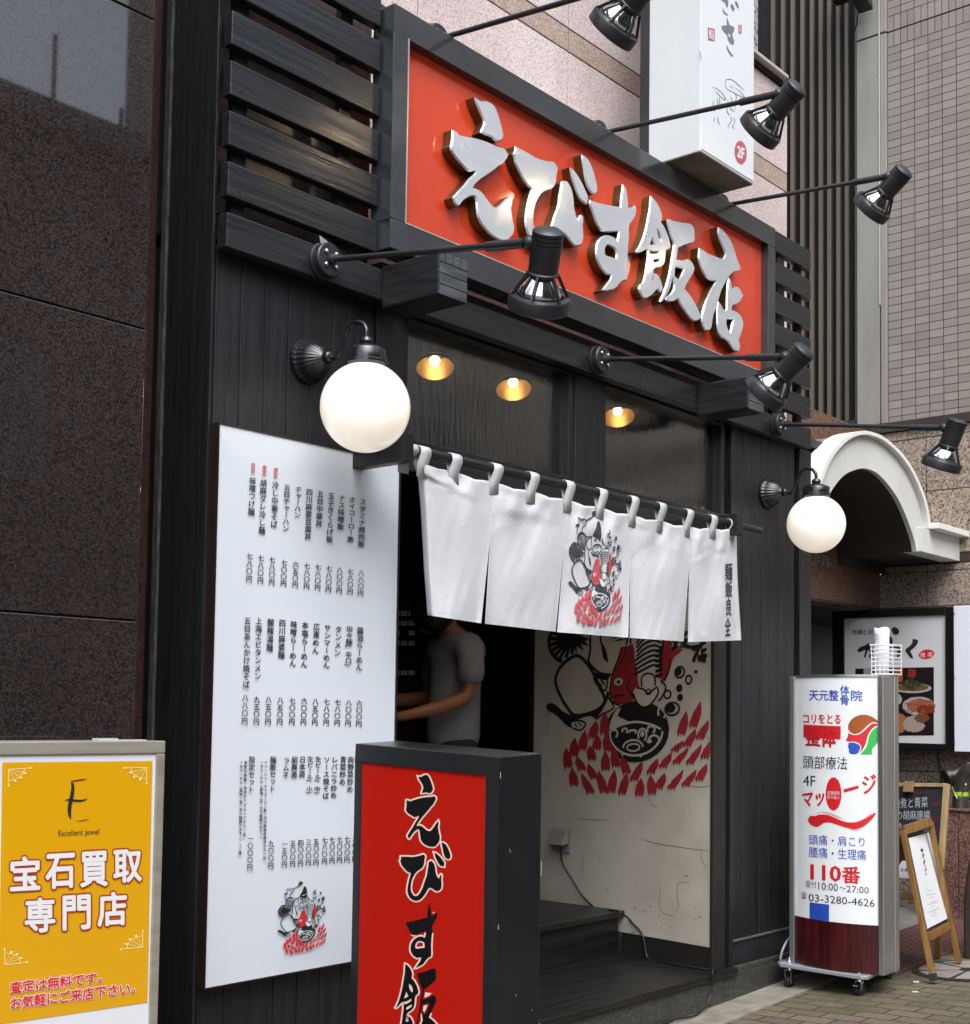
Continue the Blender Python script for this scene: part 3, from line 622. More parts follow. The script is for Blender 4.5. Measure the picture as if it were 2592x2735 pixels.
for _ in range(34):
    s, z = rr.uniform(.05, 1.2), .09+abs(rr.gauss(0, .22)); q = rr.uniform(.002, .007); a = rr.uniform(-.6, .6)
    sc.ribbon([(s-q*2*math.cos(a), z-q*2*math.sin(a)), (s, z+q*.2), (s+q*2*math.cos(a), z+q*2*math.sin(a))], q*.7, lambda s, z: MW0+MWD*s+MWN*.0008+Vector((0,0,z)), taper=True)
sc.build('scuff', mat('scuff marks', '5d5345', .9), mural, fix=False)
# the room behind
CEIL = 2.86
rm = MB(); rm.box(2.7, 7.4, 4.2, 4.25, .16, 3.0); rm.box(2.67, 2.70, .12, 4.25, .16, 3.0); rm.box(7.4, 7.43, 1.35, 4.25, .16, 3.0); rm.box(6.03, 7.4, 1.30, 1.34, .16, 3.0)
rm.build('room_wall', dark_paint, shop)
MB().box(2.67, 7.43, 1.6005, 4.25, .10, .20).build('room_floor', tread_wood, shop)
MB().box(2.67, 7.43, .10, 4.25, CEIL, CEIL+.05).build('ceiling', mat('dark ceiling', '232424', .7, col2='2c2d2d', ns=4), shop)
MB().box(3.2, 5.0, 3.3, 3.8, .2, 1.25).build('counter', mat('dark brown counter', '2a160c', .45, col2='1c0f08', ns=6), shop, .01)
# brackets of the curtain rod
ROD_Y = -.25
RZ0, RZ1 = P(1090, 1198, y=ROD_Y), P(1977, 1403, y=ROD_Y)
ROD_Z = (RZ0.z+RZ1.z)/2
for x in (3.272, P(1972, 1430, y=-.30).x):
    MB().box(x, x+.05, -.30, .0, ROD_Z-.06, ROD_Z+.045).build('rod_bracket', wood_black, shop, .004)

# ------------------------------------------------------------------ downlights in the shop's ceiling
dl_warm = mat('downlight reflector', (.50,.36,.19), .35, .85)
for i, (px, py, lab) in enumerate(((1162,975,'lit downlight seen through left pane, nearest the big globe lamp'), (1372,1033,'lit downlight seen through left pane, right of the other one'), (1652,1108,'lit downlight seen alone through the right pane'))):
    c = P(px, py, z=CEIL-.045); t = thing('downlight', lab, 'downlight', c, 'downlights in the shop ceiling')
    da = Vector((.30, .36, 1)).normalized()
    rf = MB().lathe([(.084,-.016),(.081,.0),(.070,.030),(.050,.055),(.025,.068)], c, da, 32, cap0=False, cap1=True).build('reflector', dl_warm, t, smooth=True)
    MB().lathe([(.084,-.017),(.092,-.016),(.093,-.008),(.084,-.006)], c, da, 32, cap0=False, cap1=False).build('rim', metal_black, t, smooth=True)
    MB().ball(c+da*.024, .024).build('bulb', mat('halogen bulb %d' % i, (1,.9,.7), .3, emit=(1.0,.58,.22), es=14), t, smooth=True)
    ld = bpy.data.lights.new('downlight_beam', 'SPOT'); ld.energy = 2.2; ld.color = (1,.72,.42); ld.spot_size = R(110); ld.spot_blend = .6; ld.shadow_soft_size = .04
    lo = bpy.data.objects.new('downlight_beam', ld); COL.objects.link(lo); lo.parent = t; lo.location = (-.03, -.036, -.05)

# ------------------------------------------------------------------ the big sign
SX0, SX1, SZ0, SZ1 = 3.352, 6.265, 2.950, 3.873
sign = thing('signboard', 'long red signboard in a black frame with raised silver brush letters above the door', 'sign', ((SX0+SX1)/2, SIGN_Y, SZ0))
fr = MB(); fw = .088
il = P(1088, 300, y=SIGN_Y).x
I0, I1, J0, J1 = SX0+.078, SX1-.075, SZ0+.112, SZ1-.105
fr.box(SX0, SX1, SIGN_Y, -.025, J1, SZ1); fr.box(SX0, SX1, SIGN_Y, -.025, SZ0, J0)
fr.box(SX0, I0, SIGN_Y, -.025, J0, J1); fr.box(I1, SX1, SIGN_Y, -.025, J0, J1)
fr.build('frame', frame_black, sign, .003)
PAN_Y = SIGN_Y+LET_T
MB().box(I0-.01, I1+.01, PAN_Y, -.03, J0-.01, J1+.01).build('panel', red_acry, sign)
edge = MB(); e_ = .004
edge.box(I0, I1, SIGN_Y-.0015, SIGN_Y+.004, J0, J0+e_); edge.box(I0, I0+e_, SIGN_Y-.0015, SIGN_Y+.004, J0+e_, J1)
edge.build('edge_strip', mat('bright edge strip', (.6,.6,.58), .3, .6), sign)
for k, L in enumerate(NAME_M):
    face = MB(); side = MB()
    for pc in L:
        inner = [grow(l, -.0045 if i == 0 else .0045) for i, l in enumerate(pc)]
        f0 = lambda a, b: Vector((a, SIGN_Y+.002, b)); f1 = lambda a, b: Vector((a, PAN_Y+.001, b))
        side.prism(pc, f0, f1)
        n = len(pc[0])
        for i, l in enumerate(pc):
            kk = len(l); face.add([Vector((a, SIGN_Y+.0015, b)) for a, b in l]+[Vector((a, SIGN_Y-.006, b)) for a, b in inner[i]], [(j, (j+1) % kk, kk+(j+1) % kk, kk+j) for j in range(kk)])
        face.flat(inner, lambda a, b: Vector((a, SIGN_Y-.006, b)))
    so_ = side.build('letter', letter_side, sign)
    face.build('letter_face', letter_face, so_)

# ------------------------------------------------------------------ arm spotlights
def spotlight(base, v, axpx, cfront, label, lit=False):
    base = Vector(base); j = base+Vector(v); t = thing('spotlight', label, 'spotlight', base, 'arm spotlights over the shop front')
    MB().lathe([(.066,0),(.066,.012),(.062,.014),(.060,.040),(.056,.044)], base, (0,-1,0), 32).build('base_plate', lamp_black, t, smooth='auto')
    for a in (45, 135, 225, 315): MB().lathe([(.0075,0),(.0075,.005),(.004,.008)], base+Vector((.033*math.cos(R(a)), -.0445, .033*math.sin(R(a)))), (0,-1,0), 10).build('screw', screwm, t, smooth='auto')
    d = Vector(v).normalized(); s0 = base+Vector((0,-.04,0)); MB().tube([s0, s0+(j-s0)*.25, s0+(j-s0)*.8, j-d*.01], .0105, 12).lathe([(.02,0),(.017,.02),(.011,.024)], s0, d, 16).build('arm', lamp_black, t, smooth='auto')
    MB().tube([j-d*.17, j-d*.02], .0155, 12).build('collar', lamp_black, t, smooth='auto')
    view = (j-CAM).normalized(); rt = _r2-view*_r2.dot(view); rt.normalize(); up = rt.cross(view)
    ix, iy = axpx; l = math.hypot(ix, iy); ax = (view*cfront + (rt*(ix/l)-up*(iy/l))*math.sqrt(1-cfront*cfront)).normalized()
    hb = j + rt*.056 + ax*.02             # the head hangs to the right of the arm's tip
    top = hb-ax*.058; K = 1.08
    prof = [(.030,-.006),(.041,0),(.046,.004),(.046,.012),(.042,.014),(.046,.016),(.046,.024),(.042,.026),(.046,.028),(.046,.036),(.042,.038),(.046,.040),(.0455,.05),(.0435,.118),(.047,.121),(.047,.127),(.040,.130),(.034,.142)]
    hd = MB().lathe([(a*K, b*K) for a, b in prof], top, ax, 32).build('lamp_head', lamp_black, t, smooth='auto')
    MB().ball(j+rt*.002, .022, 16, 10).tube([j, hb-ax*.012], .012, 10).build('knuckle', lamp_black, t, smooth='auto')
    a0 = ax.orthogonal().normalized(); b0 = ax.cross(a0)
    MB().lathe([(a*K, b*K) for a, b in [(.034,.134),(.046,.150),(.060,.170),(.071,.192),(.0705,.192),(.059,.171),(.044,.152)]], top, ax, 40, cap0=False, cap1=False).build('reflector', chrome, hd, smooth=True)
    MB().lathe([(a*K, b*K) for a, b in [(.070,.186),(.088,.189),(.0915,.194),(.0915,.228),(.0885,.231),(.084,.229),(.081,.196),(.071,.193)]], top, ax, 40, cap0=False, cap1=False).build('ring', lamp_black, hd, smooth='auto')
    for i in range(6):
        a = 2*math.pi*i/6+.4; u = a0*math.cos(a)+b0*math.sin(a); MB().bar(top+(ax*.122+u*.043)*K, top+(ax*.196+u*.088)*K, .007, .010, up=u).build('strut', lamp_black, hd)
    bm_ = lampglass if not lit else mat('lit lamp glass', (1,.9,.75), .3, emit=(1.0,.72,.42), es=22)
    MB().lathe([(a*K, b*K) for a, b in [(.030,.152),(.0385,.170),(.0395,.178),(.030,.184),(.010,.187)]], top, ax, 28).build('bulb', bm_, hd, smooth=True)
    if lit:
        ld = bpy.data.lights.new('spotlight_beam', 'SPOT'); ld.energy = 1.5; ld.color = (1,.78,.52); ld.spot_size = R(70); ld.spot_blend = .8; ld.shadow_soft_size = .035
        lo = bpy.data.objects.new('spotlight_beam', ld); COL.objects.link(lo); lo.parent = t; lo.location = (top+ax*.20)-base; lo.rotation_euler = (-ax).to_track_quat('Z', 'Y').to_euler()
lampglass = mat('unlit lamp glass', (.35,.33,.30), .15, spec=.6)
LV = (.025, -.915, -.130); UV = (.095, -.885, -.035)
spotlight((3.078,-.071,2.832), LV, (-22,180), .24, 'black arm spotlight on the lowest board, nearest the big globe lamp')
spotlight((4.725,-.071,2.832), LV, (-85,96), .22, 'black arm spotlight mounted under the sign between the two window panes')
spotlight((6.375,-.071,2.832), LV, (-30,100), .06, 'black arm spotlight reaching out in front of the arched canopy')
spotlight((3.695,-.0,3.905), UV, (-150,200), .15, 'black arm spotlight cut by the top edge of the photo', True)
spotlight((4.785,-.0,3.905), UV, (-190,230), .20, 'black arm spotlight over the sign, in front of the white vertical sign', True)
spotlight((5.880,-.0,3.905), UV, (-160,205), .20, 'black arm spotlight over the sign, in front of the tiled wall', True)
mb = MB(); pz = P(858, 652, y=-.09); mb.obox(pz, Vector((.040,0,-.012)), Vector((0,.002,0)), Vector((-.008,0,.030)))
tag(mb.build('tape_scrap', mat('clear tape', (.28,.29,.29), .15)), 'scrap of clear tape stuck above the first spotlight plate', 'tape')

# ------------------------------------------------------------------ globe lamps
def globe_lamp(plate, c, rad, label):
    plate, c = Vector(plate), Vector(c); t = thing('globe_lamp', label, 'wall lamp', plate, 'globe lamps on the shop front')
    flute = lambda i, th: 1+(.035*math.cos(th*26) if 2 <= i <= 7 else 0)
    MB().lathe([(.078,0),(.082,.006),(.080,.016),(.074,.022),(.070,.034),(.062,.052),(.050,.070),(.036,.086),(.022,.096),(.016,.104),(.021,.110),(.021,.120),(.012,.128)], plate, (0,-1,0), 104, wave=flute).build('wall_plate', iron_black, t, smooth=True)
    top = c+Vector((0,0,rad+.055)); s = plate+Vector((0,-.115,0)); pts = []
    Y = c.y; ctl = [s]+[Vector((plate.x+(c.x-plate.x)*k, y, z)) for y, z, k in ((s.y-.020,s.z-.008,.0),(s.y-.042,s.z-.004,.1),(s.y-.060,s.z+.018,.3),(Y+.100,top.z+.055,.6),(Y+.092,top.z+.074,.8),(Y+.075,top.z+.088,.9),(Y+.050,top.z+.094,1),(Y+.022,top.z+.086,1),(Y+.004,top.z+.064,1),(Y,top.z+.04,1),(Y,top.z+.02,1))]
    for i in range(len(ctl)-1):
        p0, p1, p2, p3 = ctl[max(i-1,0)], ctl[i], ctl[i+1], ctl[min(i+2,len(ctl)-1)]
        for k in range(7):
            u = k/7; pts.append(.5*((2*p1)+(-p0+p2)*u+(2*p0-5*p1+4*p2-p3)*u*u+(-p0+3*p1-3*p2+p3)*u**3))
    MB().tube(pts+[ctl[-1]], .0085, 12).build('arm', iron_black, t, smooth=True)
    cap = MB().lathe([(.010,.035),(.020,.030),(.024,.018),(.020,.008),(.045,.0),(.066,-.010),(.070,-.016),(.070,-.050),(.073,-.054),(.073,-.062),(.060,-.075)], top, (0,0,1), 40)
    cap.build('cap', iron_black, t, smooth='auto')
    MB().ball(c, rad, 56, 36).build('globe', glass_milk, t, smooth=True)
g1, g2 = P(976, 1088, y=-.30), P(2181, 1400, y=-.30)
globe_lamp((3.077, -.001, 2.485), g1, .1535, 'larger looking white globe lamp above the white menu board')
globe_lamp((6.403, -.001, 2.465), g2, .1535, 'white globe lamp to the right of the cloth curtain, before the arch')
# ------------------------------------------------------------------ curtain rod and cloth curtain
RODR = .0165
rod0, rod1 = Vector((RZ0.x-.012, ROD_Y, ROD_Z)), Vector((P(2032, 1413, y=ROD_Y).x, ROD_Y, ROD_Z))
tag(MB().tube([rod0, rod1], RODR, 20).build('curtain_rod', metal_black, smooth='auto'), 'round black rod that carries the white cloth curtain', 'rod')
ZC = Z(1050, 1150, 1.876)
cur = thing('cloth_curtain', 'white cotton split curtain with printed emblem hanging on a black rod over the doorway', 'curtain', (4.6, ROD_Y, 1.58))
SEAM_T = [(95,152),(505,258),(880,348),(1205,424),(1490,482),(1722,497)]
SLIT = [None,(487,540),(860,560),(1190,640),(1485,680),None]
BOT = [((180,928),(442,966)),((462,968),(815,1008)),((823,1010),(1179,1038)),((1187,1039),(1456,1057)),((1479,1060),(1747,1051))]
LEFT = [(95,152),(125,215),(141,400),(157,700),(174,925)]
def lerp(a, b, t): return (a[0]+(b[0]-a[0])*t, a[1]+(b[1]-a[1])*t)
def edge_pt(k, side, v):                     # pixel on the left (0) / right (1) edge of panel k at relative height v (0 top, 1 bottom)
    i = k+side; top = SEAM_T[i]; bot = BOT[k][side]
    if i == 0:
        q = v*(len(LEFT)-1); a = min(int(q), len(LEFT)-2); p = lerp(LEFT[a], LEFT[a+1], q-a); return p
    if SLIT[i] is None:
        p = lerp(top, bot, v); return (p[0]+5*math.sin(v*math.pi)*-1, p[1])
    s = SLIT[i]; vs_ = (s[1]-top[1])/(bot[1]-top[1])
    if v <= vs_: return lerp(top, s, v/vs_)
    t = (v-vs_)/(1-vs_); p = lerp(s, bot, t); return (p[0]+(bot[0]-s[0])*.0*t, p[1])
LOOPS = [(105,75),(168,90),(325,130),(532,190),(715,237),(895,280),(1060,322),(1218,355),(1358,387),(1495,415),(1615,437),(1712,448)]
LX = [P(*ZC(a, b), y=ROD_Y-.02).x for a, b in LOOPS]
_rw = random.Random(11)
WR = [(_rw.uniform(0, 1), _rw.uniform(.05, .95), _rw.uniform(-1, 1), _rw.uniform(.05, .16), _rw.uniform(-.0022, .0022)) for _ in range(9)]
def cloth_px(k, u, v):
    a, b = edge_pt(k, 0, v), edge_pt(k, 1, v); p = lerp(a, b, u)
    xx = P(*ZC(*p), y=CUR_Y).x; near = min(abs(xx-l) for l in LX)
    sag = (1-v)**4*(min(near, .13)/.13)**2*26          # the hem droops between the loops
    return (p[0], p[1]+sag*.55)
def cloth_y(k, u, v):
    x = k+u
    y = -.012*v*math.sin(x*2.1+.5) + .006*math.sin(x*6.3+v*2.)*v + .0035*math.sin(v*9+x*3.7)*math.sin(u*math.pi)
    y += -.022*math.exp(-((v-.16)/.06)**2)*math.sin(u*math.pi)*(.6 if k in (0, 1) else .15)*math.cos(u*2.)
    y += .010*(1-v)**3*math.cos(2*math.pi*(2*u)) 
    e = min(u, 1-u)
    y += .005*math.sin(3.1*k+u*23+v*5)*math.exp(-((v-.10)/.08)**2)*math.sin(math.pi*u)+.0009*math.sin(u*31+v*17+k)*math.sin(v*6.5+u*4)*math.sin(math.pi*u)
    if v > .45: y += -.011*math.exp(-(e/.06)**2)*(v-.45)*1.6*(1 if (k+ (u > .5)) % 2 else -1)
    for cu, cv, sl, wd, am in WR:
        s = (v-cv)-sl*(u-cu)*.6; y += am*2.4*math.exp(-(s/ (wd*.35))**2)*math.exp(-((u-cu)/.35)**2)*math.cos(k*1.7+cu*9)
    if k == 0 and u < .085: y += .075*(1-u/.085)*(.35+.65*v)
    return y
def cloth_pt(k, u, v, d=0.):
    p = ZC(*cloth_px(k, u, v)); return P(*p, y=CUR_Y+cloth_y(k, u, v)-d)
cl = MB()
for k in range(5): cl.grid(lambda u, v: cloth_pt(k, u, v), 40, 44)
cloth = cl.build('cloth', cloth_m, cur, smooth=True, fix=False, weld=False)
md = cloth.modifiers.new('thickness', 'SOLIDIFY'); md.thickness = .0016; md.offset = 0
hem = MB()
for k in range(5):
    hem.grid(lambda u, v: cloth_pt(k, .012+u*.976, .966+v*.034, .0022), 30, 3)
    if k: hem.grid(lambda u, v: cloth_pt(k, u*.045, v, .0018), 2, 40)
    if k < 4: hem.grid(lambda u, v: cloth_pt(k, .955+u*.045, v, .0018), 2, 40)
hem.build('hem', cloth_m, cur, smooth=True, fix=False)
stt = MB()                                   # seam stitches
for k in range(5):
    for i in range(64):
        v = .03+i*.0147
        if k: stt.ribbon([(k, .03, v), (k, .03, v+.007)] and [(.030, v), (.030, v+.006)], .010, lambda a, b: cloth_pt(k, a, b, .0030))
    for i in range(46): u = .02+i*.0209; stt.ribbon([(u, .972), (u+.010, .972)], .004, lambda a, b: cloth_pt(k, a, b, .0032))
stt.build('stitching', mat('cotton thread', (.54,.54,.55), .9), cur, fix=False)['kind'] = 'stuff'
for i, (lx, ly) in enumerate(LOOPS):
    x = LX[i]; ww = .055; m = MB(); pr = []
    ztop = P(*ZC(lx, ly), y=ROD_Y).z
    cz = min(((cloth_pt(k, u/20, .0)-Vector((x, CUR_Y, 0))).length_squared if 0 else abs(cloth_pt(k, u/20, 0).x-x), cloth_pt(k, u/20, 0).z, cloth_pt(k, u/20, .04).y) for k in range(5) for u in range(21))
    zt, yc = cz[1], cz[2]
    pr = [(yc-.006, zt-.052), (yc-.006, zt-.005), (ROD_Y-RODR-.003, ROD_Z-.012)]+[(ROD_Y-(RODR+.003)*math.cos(R(a)), ROD_Z+(RODR+.003)*math.sin(R(a))) for a in range(0, 181, 20)]+[(ROD_Y+RODR*.8, ROD_Z-.02), (CUR_Y+.004, zt-.01)]
    sk = .006*math.sin(i*2.3)
    for a, b in zip(pr[:-1], pr[1:]):
        m.add([(x-ww/2+sk*(a[1]-ROD_Z)*8, a[0], a[1]), (x+ww/2+sk*(a[1]-ROD_Z)*8, a[0], a[1]), (x+ww/2+sk*(b[1]-ROD_Z)*8, b[0], b[1]), (x-ww/2+sk*(b[1]-ROD_Z)*8, b[0], b[1])], [(0,1,2,3)])
    o = m.build('loop', cloth_m, cur, smooth='auto')
    md = o.modifiers.new('thickness', 'SOLIDIFY'); md.thickness = .002; md.offset = 0
# print on the third panel: follow the cloth by its pixel position
def cloth_at(px, py, d):                     # the cloth surface behind a photo pixel
    zx, zy = (px-1050)*1.876, (py-1150)*1.876
    for k in range(5):
        v = .5
        for _ in range(5):
            a, b = edge_pt(k, 0, v), edge_pt(k, 1, v); u = (zx-a[0])/(b[0]-a[0]); ta, tb = lerp(edge_pt(k,0,0), edge_pt(k,1,0), u), lerp(edge_pt(k,0,1), edge_pt(k,1,1), u)
            v = (zy-ta[1])/(tb[1]-ta[1])
        if -.001 <= u <= 1.001: return P(px, py, y=CUR_Y+cloth_y(k, min(max(u,0),1), min(max(v,0),1))-d)
    return P(px, py, y=CUR_Y-d-.02)
def px_of(p):
    d = p-CAM; z = d.dot(_f); return 1296+FPX*d.dot(_r2)/z, CYP-FPX*d.dot(_u2)/z
def emb_cloth(u, v, d):
    return cloth_at(*px_of(Vector((u, CUR_Y, v))), d)
emblem('emblem', emb_cloth, cur, [noren_black, noren_red, noren_white], step=.00004, base=.0024)
ZR = Z(1840, 1440, 6.6)
lt = MB()
for ch, (x0, x1, y0, y1) in zip('麺飯食堂', ((645,772,425,730),(652,770,740,1030),(668,755,1045,1355),(645,745,1385,1705))):
    if ch in '食': ch = '良'
    if ch in '堂': ch = '全'
    text_quad(lt, ch, [ZR(x0,y0), ZR(x1,y0-10), ZR(x1,y1-5), ZR(x0,y1)], lambda a, b: cloth_at(a, b, .0045), off=.022)
lt.build('lettering', noren_black, cur, fix=False)

# ------------------------------------------------------------------ menu board
MX0, MX1, MZ0, MZ1, MY = 2.669, 3.512, .357, 2.186, -.03
menu = thing('menu_board', 'tall white menu board with columns of black vertical writing and an emblem at its foot', 'menu board', ((MX0+MX1)/2, MY, MZ0))
mp = MB(); mp.grid(lambda u, v: Vector((MX0+(MX1-MX0)*u, MY-.010+.004*math.sin(u*5+v*4)*math.sin(math.pi*u)*math.sin(math.pi*min(1, v*1.0)), MZ0+(MZ1-MZ0)*v)), 20, 40)
mp.box(MX0, MX1, MY-.0055, MY-.003, MZ0, MZ1); pn = mp.build('panel', menu_white, menu, smooth='auto', fix=False)
eg = MB()
for a in ((MX0-.004, MX0, MZ0, MZ1), (MX1, MX1+.004, MZ0, MZ1), (MX0-.004, MX1+.004, MZ0-.005, MZ0), (MX0-.004, MX1+.004, MZ1, MZ1+.005)): eg.box(a[0], a[1], MY-.014, .0, a[2], a[3])
eg.build('edge', mat('dark brown edging', '241a16', .4), menu)
fm_menu = lambda px, py: P(px, py, y=MY-.0162)
Z7, Z8 = Z(500, 1150, 2.475), Z(500, 1900, 2.3717)
ml = MB()
def cols(zf, items, lean, wd, m=0):
    for s, x, ya, yb in items:
        h = (yb-ya)/2.475; text_col(ml, s, zf(x+lean, ya), zf(x-lean, yb), wd, fm_menu, m, .026, skew=.10)
cols(Z7, [('限定',437,213,283),('限定',512,228,300),('限定',587,243,315)], 2, 11.5, 1)
cols(Z7, [('味噌つけ麺',430,305,560),('胡麻ダレ冷し麺',500,320,685),('冷し中華そば',580,335,645),('五目チャーハン',657,352,670),('チャーハン',733,367,580),('四川麻婆豆腐丼',804,382,725),('五目中華丼',877,395,640),('玉子きくらげ飯',948,408,742),('ナス味噌飯',1020,423,657),('ホイコーロー飯',1088,435,740),('スタミナ焼肉飯',1158,448,772)], 6, 18.5)
cols(Z7, [('七八〇円',412,805,1005),('七八〇円',487,818,1015),('七八〇円',562,830,1025),('七〇〇円',640,850,1033),('六五〇円',717,862,1042),('七八〇円',792,872,1052),('七八〇円',865,880,1060),('七八〇円',937,890,1070),('八〇〇円',1008,900,1078),('七八〇円',1080,910,1086),('八八〇円',1150,920,1095)], 3, 17)
cols(Z7, [('五目あんかけ焼そば',395,1230,1705),('上海エビタンメン',470,1232,1650),('酸辣湯麺',550,1240,1462),('四川麻婆麺',627,1245,1510),('味噌らーめん',702,1255,1565),('本塩らーめん',777,1262,1570),('広東めん',853,1270,1480),('サンマーめん',925,1280,1575),('タンメン',998,1288,1495),('坦々麺(辛口)',1070,1292,1585),('醤油らーめん',1142,1298,1590)], 5, 18.5)
cols(Z7, [('八八〇円',383,1742,1945),('九五〇円',460,1755,1947),('八五〇円',537,1755,1947),('八五〇円',615,1760,1948),('七〇〇円',695,1762,1948),('六〇〇円',772,1765,1950),('八五〇円',847,1768,1952),('七八〇円',922,1770,1953),('七八〇円',995,1773,1955),('八〇〇円',1067,1778,1957),('六〇〇円',1138,1780,1960)], 3, 17)
cols(Z8, [('限定セット',408,283,520),('麺飯セット',543,283,515),('ラムネ',628,290,425),('紹興酒',680,283,425),('日本酒',730,283,420),('生ビール(小)',778,283,548),('生ビール(中)',828,285,548),('ソース焼そば',882,285,558),('レバニラ炒め',932,285,555),('青菜炒め',987,283,470),('肉野菜炒め',1035,283,518),('餃子',1085,283,370)], 4, 17)
cols(Z8, [('一〇〇〇円',400,785,1010),('九〇〇円',532,815,1000),('一五〇円',618,820,990),('五〇〇円',670,815,988),('四〇〇円',720,812,985),('三〇〇円',770,808,980),('五〇〇円',818,805,978),('七八〇円',872,795,972),('七〇〇円',920,792,968),('七〇〇円',967,790,963),('七〇〇円',1015,788,960),('三〇〇円',1065,785,958)], 2, 16)
cols(Z8, [('黒酢の酢豚・海老チリオムレツから一品',367,313,793),('＋半らーめん（醤油・塩・坦々麺選べます。）＋ご飯',340,313,910),('チャーハン・ホイコーロー飯・四川麻婆豆腐丼から一品',495,313,940),('＋半らーめん（醤油・塩・坦々麺選べます。）',470,313,820)], 4, 8.5)
ml.build('lettering', [ink_grey, ink_red], menu, fix=False)
ZE = Z(600, 2200, 4.5)
q0, q1 = P(*ZE(602, 1180), y=MY), P(*ZE(1192, 1180), y=MY); q2, q3 = P(*ZE(900, 1548), y=MY), P(*ZE(830, 692), y=MY)
ux0, ux1, uz0, uz1 = EBX
emblem('emblem', lambda u, v, d: Vector((q0.x+(u-ux0)/(ux1-ux0)*(q1.x-q0.x), MY-.015-d, q2.z+(v-uz0)/(uz1-uz0)*(q3.z-q2.z))), menu, [ink, mat('emblem red', (.55,.02,.02), .6), menu_white], step=.00001, base=.0005)

# ------------------------------------------------------------------ red standing sign in front of the menu board
def azpoint(px, py, o, az, dz=0.):           # the point behind a pixel in the vertical plane through o that runs in direction az
    n = Vector((-math.sin(az), math.cos(az), 0)); return PL(px, py, o, n)
sB = PD(1336, 2022, 3.62); sA = azpoint(955, 1986, sB, R(81)); sC = azpoint(1449, 2012, sB, R(-7))
ra, rc = sA-sB, sC-sB; hgt = 1.32; dn = Vector((0,0,-hgt)) + (-_r2*.0)
rs = thing('standing_sign', 'black box sign on the pavement with a red face and black brush lettering', 'sign', sB+ra*.5+rc*.5+dn)
RFN = ra.cross(dn).normalized()
if (CAM-sB).dot(RFN) < 0: RFN = -RFN
MB().obox(sB+dn, ra, rc, -dn).build('cabinet', mat('scratched black enamel', '131415', .3, spec=.5, col2='191b1c', ns=3, rvar=.08), rs, .004)
rim = MB(); ru = ra.normalized(); rd = dn.normalized(); bw_ = .052
zr1 = Z(900, 1900, 2.3717)
def rface(px, py, d=.0): return PL(px, py, sB+RFN*d, RFN)
# raised frame round the face
Wd = ra.length
for o, a, b in ((sB, ru*Wd, rd*.055), (sB+rd*.055, ru*.052, rd*(hgt-.055)), (sB+ru*(Wd-.034)+rd*.055, ru*.034, rd*(hgt-.055))): rim.obox(o+RFN*.0005, a, b, RFN*.007)
rim.build('frame', mat('black sign frame', '1e2022', .35, spec=.5), rs, .002)
MB().obox(sB+RFN*.0005+ru*.045+rd*.05, ru*(Wd-.075), rd*(hgt-.10), RFN*.0025).build('face_panel', mat('red acrylic face', (.46,.012,.006), .13, spec=.5, coat=.2), rs)
ZS4, ZS5 = Z(1040, 2050, 5.657), Z(1040, 2380, 5.579)
lo_, li_ = MB(), MB()
BX = [(ZS4(232,95), ZS4(785,1218)), (ZS4(140,1120), ZS5(800,165)), (ZS5(232,175), ZS5(735,1165)), (ZS5(75,1070), ZS5(790,2200)), (ZS5(60,2230), ZS5(790,3400))]
BX[1] = (ZS4(140,1118), (ZS4(945,0)[0], ZS5(0,165)[1]))
for k, ((x0, y0), (x1, y1)) in enumerate(BX):
    letter_px(lo_, k, x0+1.5, x1-1.5, y0+1.5, y1-1.5, lambda a, b: rface(a, b, .0036), 0, 2.4)
    letter_px(li_, k, x0+1.5, x1-1.5, y0+1.5, y1-1.5, lambda a, b: rface(a, b, .0044), 0, -1.9)
lo_.build('lettering', mat('cream outline', (.80,.62,.52), .4), rs, fix=False).__setitem__('label', 'cream outline of the brush lettering')
li_.build('lettering', mat('black vinyl', '121214', .3), rs, fix=False)
ch = MB(); r5 = random.Random(3)              # chipped paint along the edges
for i in range(9):
    t = r5.uniform(.02, .9)*hgt; h = r5.uniform(.004, .02)*(2.2 if i % 4 == 0 else 1)
    o = (sB if i % 2 else sC)+rd*t; ch.obox(o-RFN*.001+rc.normalized()*(-.001 if i % 2 == 0 else .0005), rd*h, rc.normalized()*.0015, -rc.cross(dn).normalized()*.0012)
for i in range(7):
    t = r5.uniform(.05, .95); ch.obox(sB+rc*t+Vector((0,0,.0004))-RFN*.0006, rc.normalized()*r5.uniform(.004, .016), RFN*.0016, Vector((0,0,.0006)))
for i in range(3):
    a, b = r5.uniform(.15, .85), r5.uniform(.08, .6)*hgt; n_ = (rc.normalized().cross(rd)); n_ = n_ if n_.dot(CAM-sB) > 0 else -n_
    ch.obox(sB+rc*a+rd*b+n_*.0004, rd*r5.uniform(.004, .012)+rc.normalized()*.002, rc.normalized()*.0012, n_*.0004)
ch.build('paint_chip', mat('bare chipped edge', (.40,.40,.39), .5), rs)
for a, b in ((.08,.15),(.92,.15),(.08,.85),(.92,.85)): MB().ball(sB+ra*a+rc*b+dn+Vector((0,0,-.035)), .034, 14, 8).build('caster', lamp_black, rs, smooth=True)

